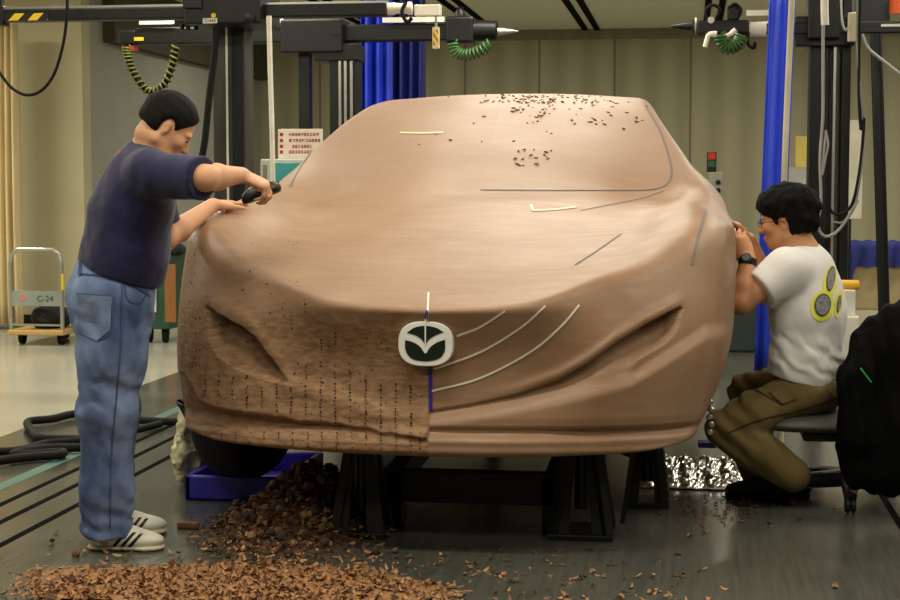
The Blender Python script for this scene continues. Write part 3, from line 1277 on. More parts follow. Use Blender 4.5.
# left hand laid flat on the clay
psL, nsL = hit_px(BV, 236, 205.5)
add_hand(F, wrL, psL + Vector((.03, 0, .012)) - wrL, (0, 0, 1), (.1, -.97, 0), .026, [(.05, .12, .1), (.08, .12, .1), (.1, .15, .1), (.15, .2, .1)], sc=1.0, thumb=(.55, .8, -.1), tcurl=.2)
person_mesh(F, M_skin, sm)
for s_ in (1, -1):
    F = Field(hd(.078, .032 * s_, 0) - Vector((.03, .03, .03)), hd(.078, .032 * s_, 0) + Vector((.03, .03, .03)), .002)
    F.ell(hd(.0822, .032 * s_, .001), hd.ax(), (.0115, .012, .006), .001)
    F.build('eye', M_eye, sm)

# hair: cropped, short at nape and temples
F = Field(hd.c - Vector((.2, .2, .2)), hd.c + Vector((.2, .2, .2)), .0038)
F.ell(hd(-.014, 0, .044), hd.ax(), (.106, .0835, .090), .01)
F.ell(hd(-.045, 0, -.005), hd.ax(), (.068, .074, .075), .02)
F.cut(hd(.060, 0, .045), hd.f * .8 - hd.u * .6, .02)
F.ell(hd(.075, 0, -.055), hd.ax(), (.075, .10, .085), .012, 'sub')
for s_ in (1, -1):
    F.ell(hd(-.004, .088 * s_, -.012), hd.ax(), (.030, .03, .045), .01, 'sub')
F.cut(hd(0, 0, -.055), -hd.u - hd.f * .25, .01)
F.noise(lambda p: vn(p, 22, .0022, 8))
F.build('hair', M_hair2, sm)

# t-shirt
M_navy = mat('navy_cotton', (20, 18, 64), .85, var=.08, scale=6, bump=.15, bscale=40, sheen=.15)
F = Field(Vector((-2.65, 4.9, .75)), Vector((-1.5, 6.1, 1.62)), .0056)
ax3 = lambda u: (fwd, rgt, u)
F.chain([girdle + Vector((0, 0, -.03)), back, waist, hipC], [.106, .128, .128, .126], .09, flat=(rgt, .74))
F.ell(waist + fwd * .045 + Vector((0, 0, .03)), (fwd, rgt, Vector((0, 0, 1))), (.112, .15, .14), .06)
F.ell(girdle.lerp(back, .45) + rgt * .04 - fwd * .01, (fwd, rgt, Vector((0, 0, 1))), (.114, .168, .15), .06)
for sh, el, t_ in ((shR, elR, .97), (shL, elL, .75)):
    e = sh.lerp(el, t_)
    F.chain([girdle, sh], [.070, .074], .05)
    F.chain([sh, e + (e - sh) * .3], [.078, .070], .05)
F.cone(neckB, girdle, .062, .09, .06)
F.noise(lambda p: vn(p * np.array([1, 1, .7]), 3.4, .008, 21) + vn(p, 9.5, .0015, 22))
for sh, el, t_ in ((shR, elR, .97), (shL, elL, .75)):
    e = sh.lerp(el, t_)
    ds = (el - sh).normalized()
    # cuff: only near the sleeve's end
    c0 = e
    sl, P = F.sub(np.array(c0) - .16, np.array(c0) + .16)
    q = P - V3(c0)
    v = q @ V3(ds)
    r_ = np.sqrt(((q - v[..., None] * V3(ds)) ** 2).sum(-1))
    F.d[sl] = np.where((r_ < .125) & (v > -.03), smax(F.d[sl], v.astype(np.float32), .006), F.d[sl])
F.cone(neckB + (neckB - hd.c).normalized() * .055, hd.c, .062, .09, .008, mode='sub')
pb, pf = W(80, 259, 5.5), W(156, 287, 5.5)
nn_ = Vector((-(pf - pb).z, 0, (pf - pb).x))
F.cut(pb, -nn_, .01)
shirt = F.build('t_shirt', M_navy, sm)
bv = bvh_of(shirt)
patch(bv, crv([(113, 154), (117, 150), (124, 146), (122, 151), (119, 155), (114, 158), (113, 154)], 3), 'shirt_print', mat('faded_red_print', (150, 50, 62), .8), shirt, .002, 3)['label'] = 'faded red print on the back'

# jeans
md_ = bpy.data.materials.new('washed_denim')
md_.use_nodes = True
t = NT(md_)
b = t.N['Principled BSDF']
b.inputs['Roughness'].default_value = .9
tc = t.N.new('ShaderNodeTexCoord')
def _nz(s_, d_, st=None):
    n = t.N.new('ShaderNodeTexNoise')
    n.inputs['Scale'].default_value = s_
    n.inputs['Detail'].default_value = d_
    mm = t.N.new('ShaderNodeMapping')
    mm.inputs['Scale'].default_value = st or (1, 1, 1)
    t.L.new(tc.outputs['Object'], mm.inputs['Vector'])
    t.L.new(mm.outputs[0], n.inputs['Vector'])
    return n.outputs['Fac']
w1, w2 = _nz(6, 6, (1, 1, .45)), _nz(180, 2, (1, 1, .2))
cc = t.mix(t.math('MULTIPLY', t.math('SUBTRACT', w1, .36), 3.0, True), lin((58, 78, 120)), lin((138, 158, 194)))
cc = t.mix(t.math('MULTIPLY', w2, .35), cc, lin((74, 88, 124)))
t.L.new(cc, b.inputs['Base Color'])
bp = t.N.new('ShaderNodeBump')
bp.inputs['Strength'].default_value = .35
bp.inputs['Distance'].default_value = .01
t.L.new(t.math('ADD', _nz(22, 4, (1, 1, 1.2)), t.math('MULTIPLY', w2, .15)), bp.inputs['Height'])
t.L.new(bp.outputs['Normal'], b.inputs['Normal'])
M_denim = md_
F = Field(Vector((-2.6, 5.0, 0.01)), Vector((-1.6, 6.0, 1.08)), .0056)
top = W(116, 266, Y0)
F.chain([top, hipC + Vector((0, 0, .02)), hipC + Vector((0, 0, -.06))], [.126, .137, .135], .06, flat=(rgt, .78))
F.ell(hipC - fwd * .055 + rgt * .06 + Vector((0, 0, -.03)), (fwd, rgt, Vector((0, 0, 1))), (.108, .095, .115), .05)
F.ell(hipC - fwd * .055 - rgt * .07 + Vector((0, 0, -.03)), (fwd, rgt, Vector((0, 0, 1))), (.108, .095, .115), .05)
for a, k_, n_ in ((hipR, knR, anR), (hipL, knL, anL)):
    F.chain([a + Vector((0, 0, -.03)), a.lerp(k_, .5), k_, k_.lerp(n_, .6), n_ + Vector((0, 0, .0))], [.118, .112, .098, .090, .089], .05)
F.cut((0, 0, .050), (0, 0, -1), .006)
F.cut(W(80, 256, 5.5) + Vector((0, 0, .0)), (-.25, 0, 1), .008)
def jf(p):
    z = p[:, 2]
    lowz = np.clip((.40 - z) / .3, 0, 1)
    kne = np.exp(-((z - .55) / .12) ** 2)
    hp = np.exp(-((z - .82) / .06) ** 2)
    base = vn(p * np.array([1, 1, .55]), 4.0, .009, 31)
    fold = np.sin(z * 80 + 30 * p[:, 0] + 3.5 * vn(p, 4, 1, 33)) * .006 * lowz * (.4 + .6 * np.abs(vn(p, 3, 1.6, 34)))
    fold2 = np.sin(z * 50 + p[:, 0] * 40 + 4 * vn(p, 4, 1, 35)) * .004 * (kne + hp)
    return base + fold + fold2
F.noise(jf)
jeans = F.build('jeans', M_denim, sm)
bv = bvh_of(jeans)
M_dk = mat('dark_denim', (62, 74, 108), .9, bump=.2)
M_stitch = mat('denim_stitch', (66, 78, 108), .9)
patch(bv, [(78, 294), (112, 297), (110, 330), (97, 341), (79, 332)], 'back_pocket', mat('pocket_denim', (112, 128, 160), .9, var=.3, scale=14, bump=.3), jeans, .004, 3)['label'] = 'stitched back pocket'
for pts in ([(113, 296), (111, 330), (97, 341)], [(77, 294), (113, 296.5)], [(122, 283), (121, 340), (116, 400), (111, 460), (110, 528)], [(124, 285), (128, 300), (141, 302), (147, 290)]):
    ribbon(bv, pts, .006, 'seam', M_stitch, jeans, .003)
ribbon(bv, [(82, 260), (81, 276)], .014, 'belt_loop', M_dk, jeans, .008)
ribbon(bv, [(122, 267), (119, 281)], .016, 'belt_loop', M_dk, jeans, .008)
ribbon(bv, [(80, 274), (100, 276), (121, 281), (140, 290), (150, 296)], .006, 'seam', M_stitch, jeans, .003)

# shoes: white trainers with three dark stripes
M_trn = mat('white_leather', (226, 220, 202), .5, bump=.1)
M_sole = mat('shoe_sole', (205, 196, 172), .6)
M_suede = mat('tan_suede', (176, 142, 92), .9)
H1 = G(86, 549)
H2 = W(90, 534, 5.60)
H2.z = 0
for hl, d_ in ((H1, (.97, .12, 0)), (H2, (.93, .36, 0))):
    F = Field(hl + Vector((-.08, -.16, -.01)), hl + Vector((.34, .24, .14)), .0035)
    F2 = Field(hl + Vector((-.08, -.16, -.01)), hl + Vector((.34, .24, .05)), .003)
    H = add_shoe(F, F2, hl, d_, .285)
    sh_ = F.build('shoe', M_trn, sm)
    F2.build('sole', M_sole, sh_)
    bv = bvh_of(sh_)
    dd = Vector(d_).normalized()
    sd = Vector((dd.y, -dd.x, 0))
    for i in range(3):
        v, f = [], []
        for q in range(9):
            s_ = q / 8
            for e in (0, 1):
                o_ = H(.10 + .028 * i + .045 * s_ + e * .014, 0, .018 + .05 * s_) + sd * .12
                l, nn, _, _ = bv.ray_cast(o_, -sd)
                v.append(tuple((l if l else o_ - sd * .08) + sd * .0015))
            if q:
                f.append((2 * q - 2, 2 * q - 1, 2 * q + 1, 2 * q))
        mesh_obj('shoe_stripe', v, f, M_black, sh_)
    MB().tube(spline([H(.13, -.018, .083), H(.14, .0, .092), H(.15, .018, .080)], 4), .004, 6).tube(spline([H(.15, -.018, .075), H(.16, .0, .084), H(.17, .018, .072)], 4), .004, 6).build('laces', M_white, sh_, True)

# the black scraping block under his hand
c0, c1 = W(243, 199, 5.98), W(279, 187, 5.98)
M_tool = mat('black_scraper', (18, 17, 16), .4)
l_, n_ = hit_px(BV, 258, 197)
dx = (c1 - c0).normalized()
F = Field(c0 - Vector((.06, .12, .08)), c1 + Vector((.06, .08, .08)), .003)
mid = W(261, 193, 5.58)
tl = Vector((.93, .06, .34)).normalized()
ts_ = Vector((.06, -1, 0)).normalized()
tu = tl.cross(-ts_).normalized()
if tu.z < 0:
    tu = -tu
F = Field(mid - Vector((.12, .08, .08)), mid + Vector((.12, .08, .08)), .003)
F.ell(mid + tu * .0, (tl, ts_, tu), (.074, .036, .036), .01)
F.cone(mid - tl * .05 - tu * .016, mid + tl * .055 - tu * .004, .016, .012, .02, flat=(ts_, .6))
F.cut(mid - tu * .020, -tu, .004)
tool = F.build('scraper', M_tool, None)
tag(tool, 'black hand scraper block pressed on the clay by the man in navy', 'scraper')

# ================================================================== man seated low beside the far door
km = empty('person', (W(800, 400, 6.6).x, 6.6, 0), 'man in white t-shirt and olive trousers, seated low beside the car', 'person')
Y1 = 6.62
fwd = Vector((-.90, .43, 0)).normalized()
lft = Vector((-fwd.y, fwd.x, 0))      # towards the camera
hipC, waist, back, girdle = W(806, 390, Y1), W(806, 362, Y1), W(808, 315, Y1), W(803, 266, Y1)
neckB = W(800, 253, Y1)
hd = Frame(W(786, 221, Y1), (-.95, .26, -.10), (-.12, .0, 1), .99)
shN, shF = girdle + lft * .175 + Vector((0, 0, -.01)), girdle - lft * .175 + Vector((-.05, 0, -.01))
elN, wrN = W(741, 303, 6.38), W(748, 259, 6.44)
elF, wrF = W(766, 285, 6.72), W(749, 240, 6.66)
F = Field(Vector((-.15, 5.95, 0)), Vector((.95, 7.25, 1.45)), .0052)
add_head(F, hd, neckB, .06)
F.chain([neckB, girdle, back, waist, hipC], [.06, .085, .10, .10, .11], .05)
for sh, el, wr in ((shN, elN, wrN), (shF, elF, wrF)):
    F.chain([girdle, sh, el], [.07, .056, .044], .03)
    F.chain([el, el.lerp(wr, .35), wr], [.043, .045, .029], .02)
hpN, hpF = hipC + lft * .10, hipC - lft * .10
knN, anN = W(726, 429, 6.44), W(792, 474, 6.46)
knF, anF = W(748, 392, 6.86), W(757, 474, 6.80)
for a, k_, n_ in ((hpN, knN, anN), (hpF, knF, anF)):
    F.chain([a, k_, n_], [.085, .055, .042], .03)
tN = W(731, 226, 6.48)
add_hand(F, wrN, W(734, 228, 6.50) - wrN, (-.35, -.9, .25), (-.75, .1, -.3), .029, [(.35, .35, .25), (.4, .4, .25), (.45, .45, .3), (.5, .5, .3)], spread=.05, thumb=(.35, .9, -.3), tcurl=.25)
add_hand(F, wrF, W(730, 217, 6.60) - wrF, (.25, -.2, .95), (-.3, -.9, .1), .029, [(.3, .45, .3), (.35, .5, .3), (.4, .5, .3), (.5, .5, .3)], spread=.05, thumb=(.35, .9, -.3), tcurl=.3)
person_mesh(F, M_skin2, km)
for s_ in (1, -1):
    F = Field(hd(.078, .032 * s_, 0) - Vector((.03, .03, .03)), hd(.078, .032 * s_, 0) + Vector((.03, .03, .03)), .002)
    F.ell(hd(.0822, .032 * s_, .001), hd.ax(), (.0115, .012, .006), .001)
    F.build('eye', M_eye, km)
# thick black hair
F = Field(hd.c - Vector((.22, .22, .22)), hd.c + Vector((.22, .22, .22)), .004)
F.ell(hd(-.020, 0, .058), hd.ax(), (.123, .098, .100), .01)
F.ell(hd(-.055, 0, -.005), hd.ax(), (.075, .086, .085), .03)
F.ell(hd(.055, 0, .075), hd.ax(), (.050, .075, .045), .03)
F.ell(hd(.085, 0, -.055), hd.ax(), (.080, .11, .105), .012, 'sub')
for s_ in (1, -1):
    F.ell(hd(-.002, .095 * s_, -.020), hd.ax(), (.026, .035, .045), .008, 'sub')
F.cut(hd(0, 0, -.075), -hd.u - hd.f * .2, .015)
F.noise(lambda p: vn(p, 11, .008, 14) + vn(p * np.array([1, 1, .5]), 30, .006, 15))
F.build('hair', M_hair, km)
# glasses
M_wire = mat('glasses_wire', (70, 60, 50), .3, .8)
gl_ = MB()
for s_ in (1, -1):
    c_ = (.1, .033 * s_, -.002)
    ring = [hd(.101, .033 * s_ + .022 * math.cos(2 * PI * q / 20), -.002 + .016 * math.sin(2 * PI * q / 20)) for q in range(21)]
    gl_.tube(ring, .0016, 6)
    gl_.tube([hd(.100, .055 * s_, .003), hd(.07, .075 * s_, .004), hd(.0, .086 * s_, .006), hd(-.012, .086 * s_, -.006)], .0018, 6)
gl_.tube([hd(.101, -.011, .002), hd(.106, 0, .005), hd(.101, .011, .002)], .0016, 6)
gl_.build('glasses', M_wire, km, True)

# white t-shirt
M_wht = mat('white_cotton', (228, 224, 220), .85, var=.03, bump=.12, bscale=30)
F = Field(Vector((-.05, 6.0, .40)), Vector((.95, 7.2, 1.15)), .0056)
F.chain([girdle + Vector((0, 0, -.03)), back, waist, hipC + Vector((0, 0, .03))], [.105, .124, .122, .128], .08, flat=(lft, .72))
F.ell(girdle.lerp(back, .5) - fwd * .0, (fwd, lft, Vector((0, 0, 1))), (.118, .18, .15), .06)
for sh, el, t_ in ((shN, elN, .60), (shF, elF, .6)):
    e = sh.lerp(el, t_)
    F.chain([girdle, sh], [.075, .074], .05)
    F.chain([sh, e + (e - sh) * .4], [.080, .080], .05)
F.cone(neckB, girdle, .062, .09, .05)
F.noise(lambda p: vn(p * np.array([1, 1, .6]), 4.0, .007, 41) + .0032 * np.sin(p[:, 2] * 60 + p[:, 0] * 60 + 4 * vn(p, 4, 1, 42)) * np.exp(-((p[:, 2] - .62) / .14) ** 2))
for sh, el, t_ in ((shN, elN, .60), (shF, elF, .6)):
    e = sh.lerp(el, t_)
    ds = (el - sh).normalized()
    sl, P = F.sub(np.array(e) - .17, np.array(e) + .17)
    q = P - V3(e)
    v = q @ V3(ds)
    r_ = np.sqrt(((q - v[..., None] * V3(ds)) ** 2).sum(-1))
    F.d[sl] = np.where((r_ < .12) & (v > -.03), smax(F.d[sl], v.astype(np.float32), .006), F.d[sl])
F.cone(neckB + (neckB - hd.c).normalized() * .05, hd.c, .064, .09, .008, mode='sub')
pb, pf = W(843, 392, 6.6), W(774, 374, 6.6)
dv_ = (pb - pf)
F.cut(pf, Vector((dv_.z, 0, -dv_.x)), .01)
shirt = F.build('t_shirt', M_wht, km)
bv = bvh_of(shirt)
M_py, M_pg, M_pk = mat('yellow_print', (232, 226, 70), .8, var=.05), mat('grey_print', (130, 130, 132), .8, var=.5, scale=90), mat('dark_print', (78, 78, 82), .8)


def ellpoly(cx, cy, a, bb, rot=0, n=22):
    c, s_ = math.cos(rot), math.sin(rot)
    return [(cx + a * math.cos(q) * c - bb * math.sin(q) * s_, cy + a * math.cos(q) * s_ + bb * math.sin(q) * c) for q in (2 * PI * i / n for i in range(n))]


for cx_, cy_, a_, b_ in ((829.5, 282, 6.5, 17), (822, 306, 11.5, 15.5), (838, 304, 3.5, 14)):
    o = patch(bv, ellpoly(cx_, cy_, a_, b_, .15), 'shirt_print', M_py, shirt, .003, 3)
    o['label'] = 'yellow halo of the round print on the back'
for cx_, cy_, a_, b_ in ((830, 279, 4.2, 12.5), (822, 305, 8.2, 11.5), (838, 304, 2, 9)):
    patch(bv, ellpoly(cx_, cy_, a_, b_, .15), 'shirt_print', M_pk, shirt, .005, 3)['label'] = 'dark rim of the round grey print'
    patch(bv, ellpoly(cx_, cy_, a_ * .84, b_ * .86, .15), 'shirt_print', M_pg, shirt, .007, 3)['label'] = 'mottled grey disc printed on the back'

# olive cargo trousers
M_olv = mat('olive_cotton', (112, 94, 52), .9, var=.14, scale=8, bump=.3, bscale=30)
F = Field(Vector((-.15, 6.0, .03)), Vector((.95, 7.25, .62)), .0056)
F.chain([hipC + Vector((0, 0, .05)), hipC + Vector((0, 0, -.02))], [.115, .105], .05, flat=(lft, .78))
F.ell(hipC - fwd * .04, (fwd, lft, Vector((0, 0, 1))), (.110, .17, .09), .05)
for a, k_, n_ in ((hpN, knN, anN), (hpF, knF, anF)):
    F.chain([a, a.lerp(k_, .6), k_], [.088, .088, .080], .04)
    F.chain([k_, k_.lerp(n_, .4), n_], [.084, .092, .070], .012)
F.noise(lambda p: vn(p, 5.0, .007, 51) + .006 * np.sin((p[:, 0] * 60 + p[:, 2] * 75 + 2 * np.sin(p[:, 1] * 16))) * np.exp(-((p[:, 0] - .17) / .10) ** 2))
F.cut(anN + (anN - knN).normalized() * .02, (anN - knN), .006) if False else None
tr = F.build('trousers', M_olv, km)
bv = bvh_of(tr)
patch(bv, [(768, 393), (786, 383), (797, 398), (782, 404)], 'cargo_pocket', mat('olive_pocket', (104, 86, 46), .9, bump=.3), tr, .010, 4)
ribbon(bv, [(752, 388), (770, 398), (783, 405)], .006, 'seam', mat('olive_seam', (60, 48, 24), .9), tr, .003)
ribbon(bv, [(836, 398), (800, 410), (760, 420), (728, 433)], .006, 'seam', mat('olive_seam', (60, 48, 24), .9), tr, .003)

# black shoes
M_bshoe = mat('black_shoe', (15, 14, 14), .6)
for hl, d_ in ((W(790, 492, 6.70), (-.97, .1, 0)), (G(812, 498), (-.88, -.1, -.0))):
    hl.z = 0.0
    lo_ = hl + Vector((-.36, -.16, -.01))
    F = Field(lo_, hl + Vector((.10, .16, .15)), .0038)
    F2 = Field(lo_, hl + Vector((.10, .16, .05)), .0034)
    H = add_shoe(F, F2, hl, d_, .27)
    sh_ = F.build('shoe', M_bshoe, km)
    F2.build('sole', M_rub, sh_)
    MB().tube(spline([H(.03, .0, .10), H(-.01, .0, .125), H(-.045, .0, .115), H(-.02, 0, .098), H(.02, 0, .09)], 5), .004, 6).build('pull_loop', M_rub, sh_, True)
# wrist watch
ax_ = (wrN - elN).normalized()
wc = elN.lerp(wrN, .93)
u_ = ax_.orthogonal().normalized()
w_ = ax_.cross(u_)
wt = MB().lathe(wc - ax_ * .012, ax_, [(0, .030), (.0, .036), (.024, .036), (.024, .030)], 24).build('watch', M_rub, km, True)
face = (CAM - wc).normalized()
face = (face - ax_ * face.dot(ax_) + Vector((-.2, 0, .2))).normalized()
MB().lathe(wc + face * .030, face, [(0, .021), (.010, .021), (.013, .017)], 20).build('watch_case', M_black, wt, True)
MB().lathe(wc + face * .0425, face, [(0, .015), (.002, .015)], 20).build('watch_dial', mat('watch_dial', (70, 80, 84), .3), wt, True)
# ------------------------------------------------------------------ stands and frame under the car
M_stand = mat('stand_black', (17, 18, 15), .5, .3)


def stand(x, y, w, label):
    t_ = empty('support_stand', (x, y, 0), label, 'stand', 'black support stands under the car')
    mb = MB()
    for sx in (-1, 1):
        for sy in (-1, 1):
            mb.bar((x + sx * w * .5, y + sy * w * .5, 0.02), (x + sx * w * .26, y + sy * w * .26, .31), .032, .032)
    for sx in (-1, 1):
        mb.prism([(x + sx * w * .5, y - w * .52, .02), (x + sx * w * .26, y - w * .28, .31), (x + sx * w * .10, y - w * .28, .31), (x + sx * w * .22, y - w * .52, .02)], (0, .012, 0))
    mb.build('leg_frame', M_stand, t_)
    MB().box((x - w * .6, y - w * .6, 0), (x + w * .6, y + w * .6, .022)).build('base_plate', M_stand, t_, bevel=.004)
    MB().box((x - w * .34, y - w * .34, .31), (x + w * .34, y + w * .34, .345)).build('top_plate', M_stand, t_, bevel=.004)
    MB().lathe((x, y, .1), (0, 0, 1), [(0, .03), (.22, .03), (.22, .018), (.275, .018), (.275, .035), (.29, .035)], 16).build('screw_post', M_dark, t_, True)
    MB().lathe((x - w * .05, y - w * .36, .335), (0, -1, 0), [(0, .007), (.008, .007)], 10).build('bolt', M_silver, t_, True)
    return t_


stand(-1.20, 5.80, .17, 'black support stand under the rough half of the nose')
stand(-.385, 5.90, .20, 'black support stand under the smooth half of the nose')
stand(-.16, 6.5, .15, 'black support stand set back behind the one under the smooth half')
fr = empty('steel_frame', (-.85, 7.2, 0), 'black welded steel frame lying on the floor under the car', 'frame')
for x in (-1.12, -.50):
    MB().bar((x, 6.0, .16), (x, 9.3, .30), .07, .09).build('side_rail', M_stand, fr)
MB().box((-1.18, 5.96, .09), (-.46, 6.04, .21)).build('cross_beam', M_stand, fr, bevel=.004)
MB().box((-1.18, 7.4, .17), (-.46, 7.48, .27)).build('cross_beam', M_stand, fr, bevel=.004)
for x, y in ((-1.12, 6.0), (-.50, 6.0), (-1.12, 9.2), (-.5, 9.2)):
    MB().box((x - .04, y - .04, 0), (x + .04, y + .04, .2 if y < 7 else .3)).build('foot', M_stand, fr)
MB().bar((-.2, 6.05, .32), (-.24, 6.02, .02), .018, .018).build('brace', M_dark, fr)

# ------------------------------------------------------------------ blue tray, plastic sheet, foil
tx0, tx1, ty0, ty1 = G(182, 502).x, G(290, 502).x, 6.30, 6.95
M_tray = mat('blue_tray_plastic', (56, 46, 165), .4)
v, f = [], []
mb = MB()
for (a, b_, c, d) in ((tx0, ty0, tx1, ty0 + .03), (tx0, ty1 - .03, tx1, ty1), (tx0, ty0, tx0 + .03, ty1), (tx1 - .03, ty0, tx1, ty1)):
    mb.box((a, b_, 0), (c, d, .105))
mb.box((tx0, ty0, 0), (tx1, ty1, .02))
tray = tag(mb.build('plastic_tray', M_tray, None, bevel=.008), 'blue plastic tray on the floor under the tyre', 'tray')
F = Field(Vector((-2.5, 6.2, 0)), Vector((-1.85, 7.3, .60)), .008)
for p_, r_ in (((-2.06, 6.60, .36), (.06, .10, .13)), ((-2.12, 6.66, .24), (.07, .14, .12)), ((-2.14, 6.72, .10), (.08, .18, .11)), ((-2.05, 6.85, .45), (.05, .1, .1))):
    F.ell(p_, ((1, 0, 0), (0, 1, 0), (0, 0, 1)), r_, .05)
F.noise(lambda p: vn(p, 7, .018, 61) + vn(p, 17, .008, 62))
F.cut((0, 0, .003), (0, 0, -1), .004)
tag(F.build('plastic_bag', mat('cream_plastic_sheet', (196, 188, 150), .45, bump=.4, bscale=25), None, 1), 'crumpled cream plastic sheet bunched beside the tyre', 'plastic sheet')

M_foil = mat('crinkled_foil', (215, 215, 210), .18, 1.0, bump=.5, bscale=30)
xs_, ys_ = np.linspace(-.24, .27, 70), np.linspace(6.84, 7.6, 60)
vv, ff = [], []
for i, x in enumerate(xs_):
    for j, y in enumerate(ys_):
        P = np.array([[x, y, 0]])
        e = min(i, 69 - i, j, 59 - j) / 8
        z = .006 + (.022 + .035 * float(vnoise(P, 5.5, 71)[0]) + .025 * float(vnoise(P, 13, 72)[0])) * min(1, e)
        vv.append((x, y, max(.004, z)))
for i in range(69):
    for j in range(59):
        a = i * 60 + j
        ff.append((a, a + 60, a + 61, a + 1))
tag(mesh_obj('foil_sheet', vv, ff, M_foil, None, False), 'crinkled silver foil sheet lying on the floor beyond the car', 'foil')
# silver beads of a small clamp hanging at the car's lower corner
cl = empty('clamp_chain', W(710, 400, 6.22), 'string of small silver knobs hanging beside the crouching man\'s knee', 'chain')
for i in range(5):
    c = W(709.5 + (1.5 if i % 2 else 0), 402 + i * 7.5, 6.22)
    MB().lathe(c + Vector((0, 0, -.011)), (0, 0, 1), [(0, .004), (.003, .011), (.010, .014), (.017, .012), (.022, .004)], 14).build('knob', M_silver, cl, True)
MB().tube([W(709, 396, 6.23), W(711, 420, 6.23), W(709.5, 436, 6.23)], .0035, 8).build('cord', M_dark, cl)
tag(MB().box(tuple(W(698, 448, 6.62)), tuple(W(716, 440, 6.70))).build('plastic_block', M_tray, None, bevel=.004), 'small dark blue block at the foot of the silver knobs', 'block')

# ------------------------------------------------------------------ clay waste on the floor
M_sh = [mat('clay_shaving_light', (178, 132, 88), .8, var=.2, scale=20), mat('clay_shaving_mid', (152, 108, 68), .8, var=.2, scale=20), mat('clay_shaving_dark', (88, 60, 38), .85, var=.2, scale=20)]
sh_meshes = []
for q in range(9):
    L = rr.uniform(.03, .075)
    w_ = rr.uniform(.007, .016)
    cv_ = rr.uniform(.5, 2.6)
    n_ = 8
    vv, ff = [], []
    for i in range(n_ + 1):
        s_ = i / n_ - .5
        an = s_ * cv_
        x = math.sin(an) * L / cv_
        z = (1 - math.cos(an)) * L / cv_
        ww = w_ * (1 - (2 * abs(s_)) ** 3 * .7) * rr.uniform(.8, 1.1)
        tw = s_ * rr.uniform(.2, 1.2)
        for e in (-1, 1):
            vv.append((x, e * ww * math.cos(tw), z + e * ww * math.sin(tw)))
        if i:
            b_ = 2 * i
            ff.append((b_ - 2, b_ - 1, b_ + 1, b_))
    zz = min(p[2] for p in vv)
    vv = [(x, y, z - zz) for x, y, z in vv]
    for m_ in M_sh:
        me = bpy.data.meshes.new('clay_shaving')
        me.from_pydata(vv, [], ff)
        me.materials.append(m_)
        sh_meshes.append(me)


def heap(x, y):
    """how high the clay waste lies at a spot of the floor"""
    a = .20 * math.exp(-((x + 1.46) / .19) ** 2 - ((y - 6.05) / .34) ** 2)
    c = .028 * math.exp(-((x + 1.5) / .55) ** 2 - ((y - 5.02) / .16) ** 2)
    return a + c


def dens(x, y):
    a = math.exp(-((x + 1.46) / .22) ** 2 - ((y - 5.72) / .42) ** 2)
    px_ = (x + 1.42) / .62
    c = math.exp(-px_ ** 4) * (1 / (1 + math.exp((y - 4.99 - .20 * math.exp(-((x + 1.22) / .36) ** 2)) / .04)))
    c *= 1 if x < -1.0 else .9
    d = .05 * math.exp(-((x + .9) / 1.0) ** 2) * (1 / (1 + math.exp((y - 5.5) / .1)))
    return a, c, d


def lay(o, x, y, z, s_, flat=.5):
    o.location = (x, y, z)
    o.rotation_euler = (rr.gauss(0, flat), rr.gauss(0, flat), rr.uniform(0, 6.3))
    o.scale = (s_, s_, s_)


n_ind = 0
big_v, big_f, big_m = [], [], []
tries = 0
n_mass = 0
while (n_ind < 290 or n_mass < 5200) and tries < 90000:
    tries += 1
    x, y = rr.uniform(-2.35, .1), rr.uniform(4.70, 6.6)
    a, c, d = dens(x, y)
    if rr.random() > max(.9 * c, .75 * a if y > 5.2 else 0, d):
        continue
    in_front = c > .35 or y < 5.35
    if in_front and n_ind < 290 and rr.random() < .18:
        o = bpy.data.objects.new('clay_shaving', sh_meshes[rr.choice([q for q in range(27) if q % 3 < 2]) if rr.random() < .8 else rr.randrange(27)])
        COL.objects.link(o)
        lay(o, x, y, heap(x, y) + .006, rr.uniform(.5, 1.15), .35)
        tag(o, 'curled light brown clay shaving on the floor before the car', 'clay shaving', 'clay shavings before the car')
        n_ind += 1
    elif n_mass < 5200:
        q = rr.randrange(27)
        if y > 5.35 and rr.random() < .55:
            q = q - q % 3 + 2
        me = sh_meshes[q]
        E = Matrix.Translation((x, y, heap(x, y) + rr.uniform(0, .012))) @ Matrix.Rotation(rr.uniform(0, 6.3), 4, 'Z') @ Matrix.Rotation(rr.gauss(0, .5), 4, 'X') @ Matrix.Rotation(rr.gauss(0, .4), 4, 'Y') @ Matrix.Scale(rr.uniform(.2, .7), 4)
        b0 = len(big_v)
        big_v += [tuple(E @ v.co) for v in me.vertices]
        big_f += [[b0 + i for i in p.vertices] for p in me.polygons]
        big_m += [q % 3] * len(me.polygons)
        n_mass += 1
# the dusty bed they lie on
gx, gy = np.linspace(-2.2, -.5, 120), np.linspace(4.70, 6.7, 130)
b0 = len(big_v)
keep = {}
for i, x in enumerate(gx):
    for j, y in enumerate(gy):
        a, c, d = dens(x, y)
        hgt_ = heap(x, y) + .012 * float(rr.random()) - .014 + .015 * min(1, c * 1.3)
        keep[i, j] = len(big_v)
        big_v.append((x, y, hgt_))
for i in range(119):
    for j in range(129):
        q = [keep[i, j], keep[i + 1, j], keep[i + 1, j + 1], keep[i, j + 1]]
        if max(big_v[k][2] for k in q) > .001:
            big_f.append(q)
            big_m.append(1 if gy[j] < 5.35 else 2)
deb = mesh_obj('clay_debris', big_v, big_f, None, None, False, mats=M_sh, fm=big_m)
tag(deb, 'bed of fine brown clay shavings and dust heaped under the nose of the car', 'clay debris', kind='stuff')

